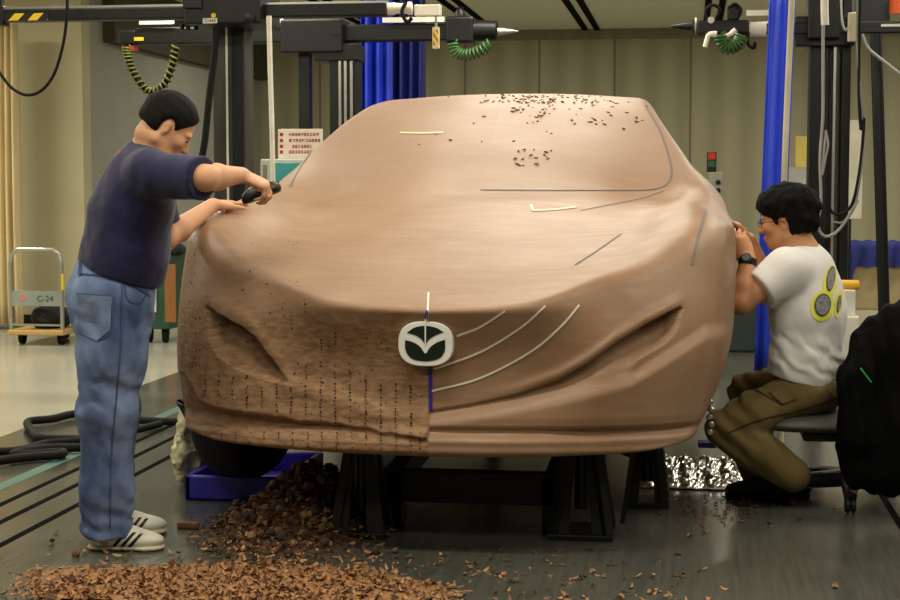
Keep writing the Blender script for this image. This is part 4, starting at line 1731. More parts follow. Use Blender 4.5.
# lumps of the heap
ch_meshes = []
M_ch = [mat('clay_lump_light', (132, 98, 66), .85, var=.25, scale=25), mat('clay_lump_mid', (98, 72, 48), .85, var=.25, scale=25), mat('clay_lump_dark', (52, 40, 28), .9, var=.25, scale=25)]
for q in range(6):
    bm = bmesh.new()
    bmesh.ops.create_icosphere(bm, subdivisions=2, radius=.024)
    for v in bm.verts:
        p_ = np.array([list(v.co)])
        v.co *= 1 + .35 * float(vnoise(p_ + q, 22, 80 + q)[0])
        v.co.z *= .75
    for m_ in M_ch:
        me = bpy.data.meshes.new('clay_lump')
        bm.to_mesh(me)
        me.materials.append(m_)
        ch_meshes.append(me)
    bm.free()
n_ = 0
while n_ < 270:
    x, y = rr.gauss(-1.48, .16), rr.gauss(5.98, .28)
    if x > -1.26 or y < 5.45 or x < -1.80 + (y - 5.6) * .1:
        continue
    if x < -1.60 and y > 6.22:
        continue
    o = bpy.data.objects.new('clay_lump', ch_meshes[rr.choices(range(18), [1.2, 1.4, 1.6] * 6)[0]])
    COL.objects.link(o)
    lay(o, x, y, heap(x, y) + rr.uniform(.002, .024), rr.uniform(.35, .85), 1.0)
    tag(o, 'knobbly brown clay lump in the heap beside the blue tray', 'clay lump', 'clay lumps heaped beside the tray')
    n_ += 1
for px, py, s_ in ((233, 512, 1.0), (236, 505, .8), (184, 527, 1.1), (76, 557, .9), (52, 543, .5), (50, 548, .4), (146, 536, .5), (395, 553, .7), (375, 554, .9)):
    g = G(px, py)
    o = bpy.data.objects.new('clay_crumb', ch_meshes[rr.randrange(18)])
    COL.objects.link(o)
    lay(o, g.x, g.y, .010, s_ * .8, .4)
    tag(o, 'single clay crumb lying apart on the grey floor', 'clay crumb', 'loose clay crumbs on the floor')
o = MB().box((0, 0, 0), (.085, .03, .026)).build('clay_slab', M_ch[0], None, bevel=.008)
g = G(176, 529)
o.location = g
tag(o, 'flat clay chunk lying on the floor beyond the white trainers', 'clay chunk')
for _ in range(95):
    px, py = rr.gauss(715, 38), rr.gauss(508, 9)
    if py < 496 or px < 650:
        continue
    g = G(px, py)
    o = bpy.data.objects.new('clay_flake', rr.choice(fl_meshes))
    COL.objects.link(o)
    lay(o, g.x, g.y, .002, rr.uniform(.6, 1.4), .1)
    tag(o, 'reddish clay flake on the floor near the crouching man', 'clay flake', 'clay flakes on the floor by the foil')
for px, py in ((725, 590), (835, 588), (690, 537), (706, 532), (770, 528), (742, 522), (800, 520)):
    g = G(px, py)
    o = bpy.data.objects.new('clay_shaving', rr.choice(sh_meshes))
    COL.objects.link(o)
    lay(o, g.x, g.y, .003, .7, .1)
    tag(o, 'stray clay shaving alone on the open floor', 'clay shaving', 'stray shavings on the open floor')

# ------------------------------------------------------------------ office chair with a black jacket
M_ch_f = mat('chair_fabric', (84, 84, 78), .6, bump=.1)
M_ch_p = mat('chair_plastic', (30, 30, 28), .5)
cx, cy = .60, 6.62
hx, hy = .665, 6.74
chair = empty('office_chair', (cx, cy, 0), 'low black office chair on castors under the man in white', 'chair')
F = Field(Vector((cx - .36, cy - .3, .28)), Vector((cx + .3, cy + .32, .44)), .006)
F.cone((cx - .16, cy, .345), (cx + .12, cy, .345), .22, .22, .03, flat=((0, 0, 1), 5.2))
F.build('seat', M_ch_f, chair)
MB().box((cx - .14, cy - .1, .27), (cx + .18, cy + .1, .305)).build('seat_plate', M_ch_p, chair, bevel=.01)
MB().lathe((hx, hy, .06), (0, 0, 1), [(0, .045), (.05, .045), (.05, .03), (.22, .028)], 16).build('column', M_ch_p, chair, True)
for k in range(5):
    an = math.radians(266 + 72 * k)
    e = Vector((hx + .31 * math.cos(an), hy + .29 * math.sin(an), 0.062))
    lg = MB().tube([(hx, hy, .092), ((hx + e.x) / 2, (hy + e.y) / 2, .082), e], [.040, .034, .026], 10).build('base_arm', M_ch_p, chair, True)
    c = e + Vector((0, 0, -.030))
    MB().lathe(c + Vector((-.022, .0, 0)), (1, 0, 0), [(0, .024), (.004, .031), (.018, .031), (.022, .018), (.026, .031), (.040, .031), (.044, .024)], 18).build('caster', M_ch_p, lg, True)
bx = cx + .26
F = Field(Vector((bx - .1, cy - .3, .38)), Vector((bx + .22, cy + .3, .86)), .007)
F.cone((bx + .02, cy, .50), (bx + .08, cy, .72), .19, .17, .03, flat=((1, 0, -.25), 5.0))
F.build('backrest', M_ch_f, chair)
MB().tube(spline([(cx + .1, cy, .28), (bx, cy, .30), (bx + .06, cy, .40), (bx + .07, cy, .55)], 5), .022, 10).build('back_support', M_ch_p, chair, True)
# jacket
M_jk = mat('black_fleece', (9, 9, 9), .95, bump=.5, bscale=26, spec=.1)
F = Field(Vector((.48, 5.95, .08)), Vector((1.35, 7.1, .93)), .0075)
J = lambda px, py, Y: W(px, py, Y)
F.chain([J(905, 322, 6.45), J(885, 348, 6.42), J(868, 385, 6.40)], [.09, .115, .12], .06, flat=((0, 1, 0), 1.0))
F.chain([J(930, 325, 6.5), J(915, 360, 6.42), J(905, 420, 6.38)], [.10, .14, .15], .06)
F.chain([J(868, 385, 6.40), J(860, 430, 6.38), J(858, 470, 6.38)], [.10, .085, .07], .06)
F.chain([J(905, 420, 6.38), J(895, 455, 6.38), J(890, 468, 6.38)], [.15, .13, .11], .06)
F.chain([J(893, 318, 6.40), J(862, 372, 6.30), J(856, 440, 6.28)], [.05, .055, .05], .03)
F.chain([J(930, 400, 6.38), J(935, 470, 6.38)], [.15, .12], .06)
F.noise(lambda p: vn(p * np.array([1, 1, .5]), 5.5, .014, 91) + .006 * np.sin(p[:, 0] * 90 + 12 * p[:, 2] + 2 * np.sin(p[:, 1] * 12)))
jk = F.build('jacket', M_jk, None)
tag(jk, 'black fleece jacket draped over the back of the office chair', 'jacket')
bvj = bvh_of(jk)
ribbon(bvj, [(861, 368), (866, 375), (871, 382)], .006, 'zip_pull', mat('green_tab', (40, 170, 80), .5), jk, .004)['label'] = 'green tab'

# ------------------------------------------------------------------ black hose coiled on the floor
def hose(pts, r, name, m, label, cat, group=None, n=9):
    o = MB().tube(spline(pts, 7), r, n).build(name, m, None, True)
    return tag(o, label, cat, group)


z_ = .028
hose([G(245, 413, z_), G(205, 421, z_), G(150, 421, z_), G(110, 415, z_), G(75, 414, z_), G(52, 419, z_), G(28, 422, z_), G(33, 432, z_), G(40, 438, z_), G(62, 439, z_), G(90, 440, z_), G(84, 447, z_), G(50, 448, z_), G(20, 452, z_), G(17, 455, z_), G(60, 452, z_), G(58, 455, z_), G(30, 457, z_), G(-10, 462, z_)], .022, 'hose', M_rub, 'black rubber hose lying in loops on the grey floor', 'hose')
hose([G(-12, 452, z_), G(20, 450, z_), G(48, 443, z_), G(75, 441, z_), G(110, 436, z_), G(160, 424, z_)], .020, 'cable', M_rub, 'straight black cable crossing beneath the looped floor hose', 'cable')

# ------------------------------------------------------------------ measuring machines
def column(x, y, w, z1, label_root, m):
    return MB().box((x - w / 2, y - w / 2, 0), (x + w / 2, y + w / 2, z1)).build('column', m, label_root, bevel=.01)


YA = 9.0
ma = empty('measuring_machine', (W(234, 190, YA).x, YA, 0), 'tall measuring machine with grey column and hazard-striped arm behind the man in navy', 'measuring machine')
xa = W(234, 150, YA).x
column(xa, YA, .19, 2.62, ma, M_col)
MB().box((xa + .02, YA - .1, .05), (xa + .088, YA - .094, 2.6)).build('column_guide', M_black, ma)
o = MB().box((xa - .014, YA - .105, .3), (xa - .002, YA - .098, 2.55)).build('white_strip', M_white, ma)
z0, z1 = W(100, 21, YA - .2).z, W(100, 6, YA - .2).z
Yb = YA - .20
xL, xH0, xH1, xE = W(4, 10, Yb).x, W(190, 10, Yb).x, W(266, 10, Yb).x, W(388, 10, Yb).x
arm = MB().box((xL, Yb - .045, z0), (xE, Yb + .045, z1 - .012)).build('arm', M_dark, ma, bevel=.01)
MB().box((xL, Yb - .03, z1 - .014), (xE, Yb + .03, z1)).build('arm_silver_strip', M_silver, ma)  # silver strip stands for the highlight along the arm's top
hz = MB().box((W(10, 18, Yb).x, Yb - .049, W(10, 21.5, Yb).z), (W(51, 18, Yb).x, Yb - .046, W(10, 14.5, Yb).z)).build('hazard_stripe', stripes('hazard_tape', (225, 185, 30), (18, 18, 16), .115, -1.0), arm)
hd0 = MB().box((xH0, Yb - .12, W(228, 26, Yb).z), (xH1, YA + .12, W(228, -14, Yb).z)).build('carriage', M_black, ma, bevel=.012)
MB().box((W(190, 12, Yb).x, Yb - .135, W(200, 11, Yb).z), (W(209, 12, Yb).x, Yb - .12, W(200, -8, Yb).z)).build('control_box', M_dark, hd0, bevel=.005)
MB().lathe(W(250, 18.5, Yb - .12), (0, -1, 0), [(0, .03), (.02, .03), (.024, .02)], 18).build('knob', M_dark, hd0, True)
MB().lathe(W(213.5, 15.5, Yb - .12), (0, -1, 0), [(0, .014), (.003, .014)], 14).build('yellow_dot', M_yellow, hd0, True)
pl = MB().box(tuple(W(203, 23.5, Yb - .12)), tuple(W(217, 18, Yb - .124))).build('number_plate', M_white, hd0)


def text(body, loc, size, m, parent, name='lettering'):
    c = bpy.data.curves.new(name, 'FONT')
    c.body = body
    c.size = size
    c.align_x, c.align_y = 'CENTER', 'CENTER'
    c.extrude = .0006
    c.materials.append(m)
    o_ = bpy.data.objects.new(name, c)
    COL.objects.link(o_)
    o_.location = loc
    o_.rotation_euler = (PI / 2, 0, 0)
    bpy.context.view_layer.update()
    me_ = bpy.data.meshes.new_from_object(o_.evaluated_get(bpy.context.evaluated_depsgraph_get()))
    M_ = o_.matrix_world.copy()
    bpy.data.objects.remove(o_)
    me_.transform(M_)
    o_ = bpy.data.objects.new(name, me_)
    COL.objects.link(o_)
    to_parent(o_, parent)
    return o_


text('T1443', W(210, 20.7, Yb - .1262), .026, M_black, pl)
for px in (182, 188, 196):
    MB().lathe(W(px, 24, Yb), (0, 0, -1), [(0, .014), (.03, .014), (.035, .008)], 10).build('bolt', M_dark, hd0, True)
e = MB().box((W(-6, 10, Yb).x, Yb - .05, W(0, 26, Yb).z), (W(6, 10, Yb).x, Yb + .05, W(0, 6, Yb).z)).build('arm_end', M_black, ma, bevel=.008)
MB().box((W(-2, 10, Yb).x, Yb - .02, W(0, 6, Yb).z), (W(3, 10, Yb).x, Yb + .02, W(0, -12, Yb).z)).build('bracket', M_dark, e)
wt = MB().lathe((xE - .01, Yb, (z0 + z1) / 2), (1, 0, 0), [(0, .034), (.05, .034), (.05, .030), (.12, .030), (.12, .036), (.145, .036)], 20).build('white_collar', M_white, ma, True)
MB().box((W(415, 10, Yb).x, Yb - .03, W(420, 16.5, Yb).z), (W(441, 10, Yb).x, Yb + .03, W(420, 5, Yb).z)).build('white_probe_holder', M_white, ma, bevel=.006)
MB().tube(spline([W(406, 2, Yb - .05), W(402, 12, Yb - .06), W(407, 22, Yb - .05), W(412, 18, Yb - .05)], 5), .011, 8).build('loop_strap', M_rub, ma, True)
pd = MB().lathe(W(436, 16, Yb), (0, 0, -1), [(0, .008), (.06, .008)], 8).build('pendant_rod', M_silver, ma, True)
pe = MB().box((W(432.5, 27, Yb).x, Yb - .014, W(436, 49, Yb).z), (W(439.5, 27, Yb).x, Yb + .014, W(436, 27, Yb).z)).build('pendant', M_cream, ma, bevel=.006)
MB().box((W(433.5, 27, Yb).x, Yb - .0155, W(436, 45, Yb).z), (W(438.7, 27, Yb).x, Yb - .0142, W(436, 30, Yb).z)).build('pendant_label', stripes('pendant_yellow', (225, 190, 60), (150, 110, 40), .03, .6), pe)

YC = 11.3
mb_ = empty('measuring_machine', (W(345, 100, YC).x, YC, 0), 'second measuring machine further back, its probe tip above the car roof', 'measuring machine')
xc = W(346, 90, YC).x
column(xc, YC, .20, W(345, 48, YC).z, mb_, M_black)
for px in (338.5, 344, 350):
    MB().box((W(px, 80, YC - .11).x, YC - .112, .4), (W(px + 2.6, 80, YC - .11).x, YC - .10, W(px, 62, YC).z)).build('silver_bar_or_glint', M_silver, mb_)
MB().box((W(300, 80, YC).x, YC - .05, .0), (W(311, 80, YC).x, YC + .05, W(305, 50, YC).z)).build('support_post', M_black, mb_, bevel=.006)
z0, z1 = W(300, 43, YC).z, W(300, 26, YC).z
arm = MB().box((W(137, 34, YC).x, YC - .05, z0), (W(449, 34, YC).x, YC + .05, z1)).build('arm', M_dark, mb_, bevel=.012)
MB().box((W(140, 24, YC - .06).x, YC - .08, W(150, 25.5, YC).z), (W(177, 24, YC).x, YC - .06, W(150, 21, YC).z)).build('white_bar', M_white, arm)
MB().box((W(383, 22, YC - .06).x, YC - .08, W(400, 23.5, YC).z), (W(446, 22, YC).x, YC - .06, W(400, 18.5, YC).z)).build('white_bar', M_white, arm)
MB().box((W(270, 22, YC - .06).x, YC - .08, W(280, 24, YC).z), (W(286, 22, YC).x, YC - .06, W(280, 19, YC).z)).build('white_bar', M_white, arm)
MB().box((W(285, 34, YC).x, YC - .14, W(315, 54, YC).z), (W(346, 34, YC).x, YC + .14, W(315, 21, YC).z)).build('carriage', M_black, mb_, bevel=.012)
MB().box((W(336, 34, YC).x, YC - .1, W(315, 30, YC).z), (W(345, 34, YC).x, YC - .145, W(315, 37, YC).z)).build('label_plate', M_dark, mb_)
MB().box((W(318, 50, YC).x, YC - .12, W(340, 62, YC).z), (W(362, 50, YC).x, YC + .12, W(340, 45, YC).z)).build('bracket', M_black, mb_, bevel=.01)
ah = MB().box((W(121, 40, YC).x, YC - .06, W(130, 45, YC).z), (W(138, 40, YC).x, YC + .06, W(130, 31, YC).z)).build('arm_head', M_black, mb_, bevel=.01)
MB().box((W(124, 46, YC).x, YC - .05, W(130, 50.5, YC).z), (W(136, 46, YC).x, YC + .05, W(130, 46, YC).z)).build('red_tag', M_red, ah)
MB().box((W(137, 40, YC).x, YC - .062, W(140, 41.5, YC).z), (W(146, 40, YC).x, YC - .05, W(140, 38, YC).z)).build('yellow_tag', M_yellow, arm)
# probe head
MB().box((W(447, 20, YC).x, YC - .08, W(460, 44, YC).z), (W(475, 20, YC).x, YC + .08, W(460, 17, YC).z)).build('probe_head', M_black, mb_, bevel=.02)
MB().lathe(W(460, 18, YC), (0, 0, 1), [(0, .035), (.04, .035), (.06, .022), (.075, .025)], 14).build('probe_knob', M_black, mb_, True)
MB().lathe(W(474, 31, YC), (1, 0, 0), [(0, .075), (.16, .070), (.17, .055)], 16).build('probe_body', M_black, mb_, True)
MB().lathe(W(495, 31.5, YC), (1, 0, 0), [(0, .05), (.02, .05), (.02, .03), (.08, .022), (.14, .010), (.165, .003)], 14).build('probe_tip', M_silver, mb_, True)


def coil(pts, r, wire, turns, name, mats_, label, cat, parent=None):
    """springy coiled cable along a path"""
    c = spline(pts, 16)
    n = turns * 12
    P = []
    L = len(c) - 1
    up = Vector((0, 1, 0))
    for i in range(n + 1):
        s_ = i / n * L
        k_ = min(int(s_), L - 1)
        p = c[k_].lerp(c[k_ + 1], s_ - k_)
        t_ = (c[k_ + 1] - c[k_]).normalized()
        sd = t_.cross(up).normalized()
        w2_ = sd.cross(t_)
        a = 2 * PI * turns * i / n
        P.append(p + (sd * math.cos(a) + w2_ * math.sin(a)) * r)
    o_ = MB().tube(P, wire, 6).build(name, mats_, parent, True)
    if not parent:
        tag(o_, label, cat)
    return o_


M_coil = mat('green_yellow_coil', (88, 94, 26), .5)
M_coilg = mat('green_coil', (52, 92, 40), .5)
coil([W(126, 46, YC - .1), W(128, 58, YC - .1), W(134, 74, YC - .1), W(148, 91, YC - .1), (W(163, 86, YC - .1)), W(172, 66, YC - .1), W(176, 46, YC - .1)], .028, .0075, 24, 'hanging_coil', M_coil, 'yellow-green coiled cable hanging in a U above the man in navy', 'cable')
o = hose([W(126, 46, YC - .1), W(128, 58, YC - .1), W(134, 74, YC - .1), W(148, 91, YC - .1), (W(163, 86, YC - .1)), W(172, 66, YC - .1), W(176, 46, YC - .1)], .021, 'hanging_cable', M_rub, 'black cable running inside the yellow-green coil', 'cable')
coil([W(452, 42, YC - .1), W(456, 52, YC - .1), W(466, 55, YC - .1), W(478, 52, YC - .1), W(490, 44, YC - .1)], .036, .009, 13, 'hanging_coil', M_coilg, 'dark green coiled cable under the probe head above the car roof', 'cable')

YD = 10.9
mr = empty('measuring_machine', (W(827, 150, YD).x, YD, 0), 'measuring machine with black columns rising behind the man in white', 'measuring machine')
for pxa, pxb, m_ in ((808.5, 828, M_black), (831, 838, M_col), (840, 849, M_black)):
    MB().box((W(pxa, 100, YD).x, YD - .1, 0), (W(pxb, 100, YD).x, YD + .1, 3.0)).build('column', m_, mr, bevel=.008)
MB().box((W(833, 100, YD - .1).x, YD - .112, .2), (W(835.5, 100, YD - .1).x, YD - .1, W(834, 44, YD).z)).build('silver_bar_or_glint', M_silver, mr)  # highlight on the column, made as a thin silver strip
MB().box((W(828, 100, YD).x, YD - .08, 0), (W(831, 100, YD).x, YD + .06, 3.0)).build('column_web', M_dark, mr)
Ye = YD - .1
MB().box((W(807, 20, Ye).x, Ye - .1, W(820, 40, Ye).z), (W(839, 20, Ye).x, Ye + .1, W(820, -20, Ye).z)).build('carriage', M_black, mr, bevel=.012)
MB().box((W(795, 20, Ye).x, Ye - .05, W(800, 47, Ye).z), (W(855, 20, Ye).x, Ye + .05, W(800, 17, Ye).z)).build('carriage_frame', M_black, mr, bevel=.01)
arm = MB().box((W(766, 28, Ye).x, Ye - .055, W(800, 35.5, Ye).z), (W(930, 28, Ye).x, Ye + .055, W(800, 23, Ye).z)).build('arm', M_dark, mr, bevel=.012)
MB().box((W(880, 28, Ye).x, Ye - .06, W(880, 27.5, Ye).z), (W(930, 28, Ye).x, Ye - .054, W(880, 25, Ye).z)).build('arm_silver_strip', M_silver, arm)
MB().lathe(W(749, 29.5, Ye), (1, 0, 0), [(0, .05), (.125, .05)], 20).build('white_collar', M_white, mr, True)
MB().box((W(696, 29, Ye).x, Ye - .07, W(720, 36, Ye).z), (W(749, 29, Ye).x, Ye + .07, W(720, 21, Ye).z)).build('probe_head', M_black, mr, bevel=.02)
MB().lathe(W(696, 26, Ye), (-1, 0, 0), [(0, .055), (.015, .055), (.015, .05), (.03, .03), (.09, .022), (.15, .010), (.175, .003)], 14).build('probe_tip', M_black, mr, True)
MB().lathe(W(696.5, 26, Ye), (-1, 0, 0), [(0, .056), (.012, .056)], 14).build('tip_ring', M_cream, mr, True)
MB().lathe(W(711, 20, Ye - .075), (0, -1, 0), [(0, .022), (.01, .022)], 14).build('dial', M_white, mr, True)
MB().box((W(727, 20, Ye).x, Ye - .05, W(730, 22, Ye).z), (W(739, 20, Ye).x, Ye + .05, W(730, 6, Ye).z)).build('probe_motor', M_black, mr, bevel=.015)
for pts in ([(708, 20), (706, 10), (713, 5), (720, 10), (716, 20)], [(728, 8), (735, 4), (741, 10), (738, 18)], [(748, 32), (748, 44), (754, 48), (755, 42)]):
    MB().tube(spline([W(a, b_, Ye - .05) for a, b_ in pts], 6), .011, 8).build('cable_loop', M_rub, mr, True)
for pts in ([(717, 34), (709, 35), (707, 40), (705, 47)], [(736, 30), (731, 34), (724, 37), (720, 37)]):
    MB().tube(spline([W(a, b_, Ye - .1) for a, b_ in pts], 6), [.020] * 6 + [.016] * 13, 8).build('white_lever', M_white, mr, True)
MB().box((W(847.5, 30, Ye - .1).x, Ye - .14, W(850, 42, Ye - .1).z), (W(857, 30, Ye - .1).x, Ye - .1, W(850, 13, Ye - .1).z)).build('white_box', M_cream, mr, bevel=.005)
MB().box((W(747, 12, Ye + .3).x, Ye + .3, W(760, 15.5, Ye + .3).z), (W(778, 12, Ye + .3).x, Ye + .36, W(760, 10, Ye + .3).z)).build('white_bar', M_white, mr)
MB().box((W(858, 10, YD).x, YD + .1, W(870, 22, YD).z), (W(892, 10, YD).x, YD + .3, W(870, -10, YD).z)).build('motor_housing', M_black, mr, bevel=.01)
MB().lathe(W(897, 14, YD), (0, 0, 1), [(0, .05), (.10, .05), (.12, .03)], 16).build('orange_lamp', mat('orange_lamp', (220, 90, 30), .3), mr, True)
coil([W(719, 34, Ye - .1), W(722, 44, Ye - .1), W(730, 48, Ye - .1), W(738, 43, Ye - .1), W(741, 36, Ye - .1)], .04, .010, 12, 'hanging_coil', M_coilg, 'green coiled cable below the probe head pointing at the car', 'cable')
p0, p1 = W(875, 30, YD - .3), W(886, 330, YD - .9)
p1.z = 0
tag(MB().tube([W(876, 34, YD - .4), W(884, 309, YD - .4), W(887, 392, YD - .4)], .037, 12).build('support_pole', M_black, None, True), 'leaning black pole reaching down behind the black jacket', 'pole')

# tubes and cables
YT = 8.4
hose([W(269, 16, YT), W(270, 60, YT), W(272, 130, YT), W(273, 186, YT)], .014, 'hanging_tube', M_white, 'white plastic tube hanging beside the grey column', 'tube')
hose([W(792, -6, 8.2), W(789, 60, 8.2), W(786, 130, 8.2), W(783.5, 200, 8.2), W(783, 260, 8.2), Vector((W(783, 300, 8.2).x, 8.2, 0))], .0155, 'pale_post', mat('pale_post', (196, 188, 160), .6), 'pale slanting post in front of the narrow blue curtain', 'post')
hose([W(67, -8, 8.6), W(67, 10, 8.6), W(64, 40, 8.6), W(55, 72, 8.6), W(42, 90, 8.6), W(27, 95, 8.6), W(12, 88, 8.6), W(0, 73, 8.6), W(-8, 60, 8.6)], .009, 'hanging_cable', M_rub, 'thin black cable looping down in front of the cream wall', 'cable')
hose([W(217, 27, 8.7), W(214, 60, 8.7), W(209, 100, 8.7), W(205, 140, 8.7), W(201, 165, 8.7), W(203, 188, 8.7), W(210, 204, 8.7), W(222, 215, 8.7)], .020, 'hanging_hose', M_rub, 'thick black hose dropping beside the grey column', 'hose')
Yk = 10.4
for pts, r, m, lb in (
    ([(824, -5), (823, 40), (823, 110), (822, 130), (820, 160), (821, 200), (818, 225), (824, 236), (834, 234), (842, 226), (850, 214), (858, 200)], .010, mat('grey_cable', (150, 148, 140), .5), 'light grey cable falling and looping beside the black columns'),
    ([(860, 0), (859, 50), (859, 95), (861, 130), (864, 118), (862, 150), (858, 180), (852, 204), (842, 214), (832, 212), (826, 200)], .010, M_rub, 'black cable bundle hanging in a long loop behind the man in white'),
    ([(858, -5), (857, 40), (860, 90), (863, 120), (862, 160), (858, 190), (853, 210), (843, 222), (833, 222)], .008, mat('mid_grey_cable', (118, 118, 112), .5), 'mid grey cable tied along the black cable bundle'),
    ([(841, -5), (842, 20), (845, 30), (848, 28)], .008, M_silver, 'short bright cable entering the white box on the machine'),
    ([(862, 34), (868, 48), (882, 60), (905, 78)], .010, mat('grey_cable', (150, 148, 140), .5), 'grey cable running off beside the leaning black pole'),
    ([(826, 130), (824, 150), (822, 175), (825, 160), (828, 145), (826, 132)], .008, mat('grey_cable', (150, 148, 140), .5), 'knotted pale cable loop tied on the black column'),
):
    hose([W(a, b_, Yk) for a, b_ in pts], r, 'hanging_cable', m, lb, 'cable')
hose([W(824.5, -6, 10.3), W(824.5, 10, 10.3), W(825, 25, 10.3)], .025, 'hanging_tube', M_white, 'short fat white tube end high on the black column', 'tube')

# ------------------------------------------------------------------ blue curtains
def curtain(pxs, y0, y1, Y, name, m, label, amp=.03, waves=5, lean=0.0, kind='curtain'):
    n, k_ = 60, 14
    vv, ff = [], []
    for j in range(k_ + 1):
        s_ = j / k_
        yy = y0 + (y1 - y0) * s_
        a = pxs[0] + (pxs[2] - pxs[0]) * s_
        b_ = pxs[1] + (pxs[3] - pxs[1]) * s_
        for i in range(n + 1):
            q = i / n
            p = W(a + (b_ - a) * q, yy, Y)
            p.y += amp * math.sin(q * waves * 2 * PI + .5 * math.sin(s_ * 3)) + amp * .4 * math.sin(q * waves * 5.3)
            vv.append(tuple(p))
    for j in range(k_):
        for i in range(n):
            a = j * (n + 1) + i
            ff.append((a, a + 1, a + n + 2, a + n + 1))
    o_ = mesh_obj(name, vv, ff, m, None, True)
    md = o_.modifiers.new('thick', 'SOLIDIFY')
    md.thickness = .004
    return tag(o_, label, kind)


curtain((360, 392, 362, 392), -20, 330, 12.1, 'blue_curtain', M_blue, 'bright blue curtain gathered behind the measuring arms', .05, 3)
curtain((384, 425, 384, 424), -20, 330, 12.6, 'blue_curtain', mat('deep_blue_vinyl', (22, 34, 120), .5, var=.25, scale=5, stretch=(6, 6, .4)), 'darker blue curtain hanging beside the bright gathered one', .05, 4)
curtain((770, 796, 754, 780), -20, 372, 9.6, 'blue_curtain', M_blue, 'narrow blue curtain hanging straight down beside the crouching man', .012, 2)
curtain((-20, 16, -20, 22), 24, 324, 13.6, 'cream_curtain', mat('cream_curtain', (205, 186, 140), .85, var=.15, scale=6, stretch=(6, 6, .3)), 'cream curtain hanging against the cream wall', .06, 5)

# ------------------------------------------------------------------ trolley with a black bag
yT = 12.3
x0, x1 = G(12, 345).x, G(66, 345).x
tr_ = empty('platform_trolley', ((x0 + x1) / 2, yT, 0), 'platform trolley with a tubular steel handle and wooden deck', 'trolley')
zt = W(40, 249, yT).z
zd = W(40, 330, yT).z
pts = [(x0, yT, zd), (x0, yT, zt - .12), (x0 + .015, yT, zt - .04), (x0 + .07, yT, zt), (x1 - .07, yT, zt), (x1 - .015, yT, zt - .04), (x1, yT, zt - .12), (x1, yT, zd)]
MB().tube(pts, .017, 10).build('handle', M_silver, tr_, True)
pn = MB().box((x0, yT - .01, W(40, 306, yT).z), (x1, yT + .01, W(40, 291, yT).z)).build('handle_panel', mat('grey_green_panel', (136, 144, 132), .5), tr_)
MB().lathe(W(23, 298, yT - .011), (0, -1, 0), [(0, .026), (.002, .026)], 16).build('red_sticker', mat('faded_red', (196, 110, 100), .6), pn, True)
text('C-24', W(45, 299, yT - .0125), .07, mat('pen_green', (60, 80, 62), .8), pn)
MB().bar((x0, yT, W(40, 325, yT).z), (x1, yT, W(40, 325, yT).z), .016, .016).build('cross_bar', M_silver, tr_)
MB().box((x0 - .02, yT - .04, zd - .04), (x1 + .02, yT + .8, zd)).build('deck', mat('trolley_wood', (190, 152, 92), .6, var=.15, stretch=(14, 1, 1)), tr_, bevel=.008)
MB().box((W(62.5, 280, yT).x, yT - .025, W(63, 290, yT).z), (W(64.5, 280, yT).x, yT - .018, W(63, 274, yT).z)).build('yellow_tag', M_yellow, tr_)
for x in (x0 + .05, (x0 + x1) / 2, x1 - .05):
    y_q = yT + (.1 if x != (x0 + x1) / 2 else .6)
    MB().lathe((x - .02, y_q, .055), (1, 0, 0), [(0, .04), (.004, .055), (.036, .055), (.04, .04)], 16).box((x - .03, y_q - .03, .08), (x + .03, y_q + .03, zd - .04)).build('wheel', M_rub, tr_, True)
F = Field(Vector((x0, yT - .05, zd - .03)), Vector((x1 + .1, yT + .6, zd + .35)), .01)
xm = x0 * .42 + x1 * .58
F.ell((xm, yT + .25, zd + .08), ((1, 0, 0), (0, 1, 0), (0, 0, 1)), (.15, .19, .10), .03)
F.ell((xm - .03, yT + .15, zd + .10), ((1, 0, 0), (0, 1, 0), (0, 0, 1)), (.10, .10, .09), .05)
F.noise(lambda p: vn(p, 6, .015, 5))
F.cut((0, 0, zd), (0, 0, -1), .003)
tag(F.build('black_bag', mat('bag_black', (18, 18, 18), .8, bump=.4), None), 'slumped black bag on the deck of the platform trolley', 'bag')

# green cabinet on castors behind the man
yG = 12.8
x0, x1 = W(146, 300, yG).x, W(178, 300, yG).x
gcab = empty('green_cabinet', ((x0 + x1) / 2, yG, 0), 'green steel cabinet on castors with a brown side panel', 'cabinet')
M_gr = mat('cabinet_green', (36, 76, 54), .5)
zg0, zg1 = W(160, 327, yG).z, W(160, 254, yG).z
MB().box((x0, yG - .2, zg0), (x1, yG + .4, zg1)).build('cabinet_body', M_gr, gcab, bevel=.01)
MB().box((W(165, 300, yG - .2).x, yG - .206, W(165, 322, yG - .2).z), (W(176, 300, yG - .2).x, yG - .2, W(165, 264, yG - .2).z)).build('door_panel', mat('brown_board', (150, 98, 48), .6), gcab)
MB().box((W(149, 300, yG - .2).x, yG - .21, W(152, 312, yG - .2).z), (W(156.5, 300, yG - .2).x, yG - .2, W(152, 289, yG - .2).z)).build('notice_card', M_white, gcab)
MB().box((W(151, 300, yG - .2).x, yG - .212, W(152, 304, yG - .2).z), (W(155, 300, yG - .2).x, yG - .21, W(152, 296, yG - .2).z)).build('notice_card_mark', M_red, gcab)
for x in (x0 + .07, x1 - .07):
    MB().lathe((x - .02, yG - .12, .055), (1, 0, 0), [(0, .04), (.005, .055), (.035, .055), (.04, .04)], 16).box((x - .025, yG - .15, .07), (x + .025, yG - .09, zg0)).build('caster', M_rub, gcab, True)
F = Field(Vector((x0 - .1, yG - .25, zg1 - .02)), Vector((x1 + .1, yG + .5, zg1 + .2)), .01)
F.ell(((x0 + x1) / 2 + .06, yG, zg1 + .03), ((1, 0, 0), (0, 1, 0), (0, 0, 1)), (.15, .2, .07), .02)
F.noise(lambda p: vn(p, 7, .012, 6))
F.cut((0, 0, zg1), (0, 0, -1), .003)
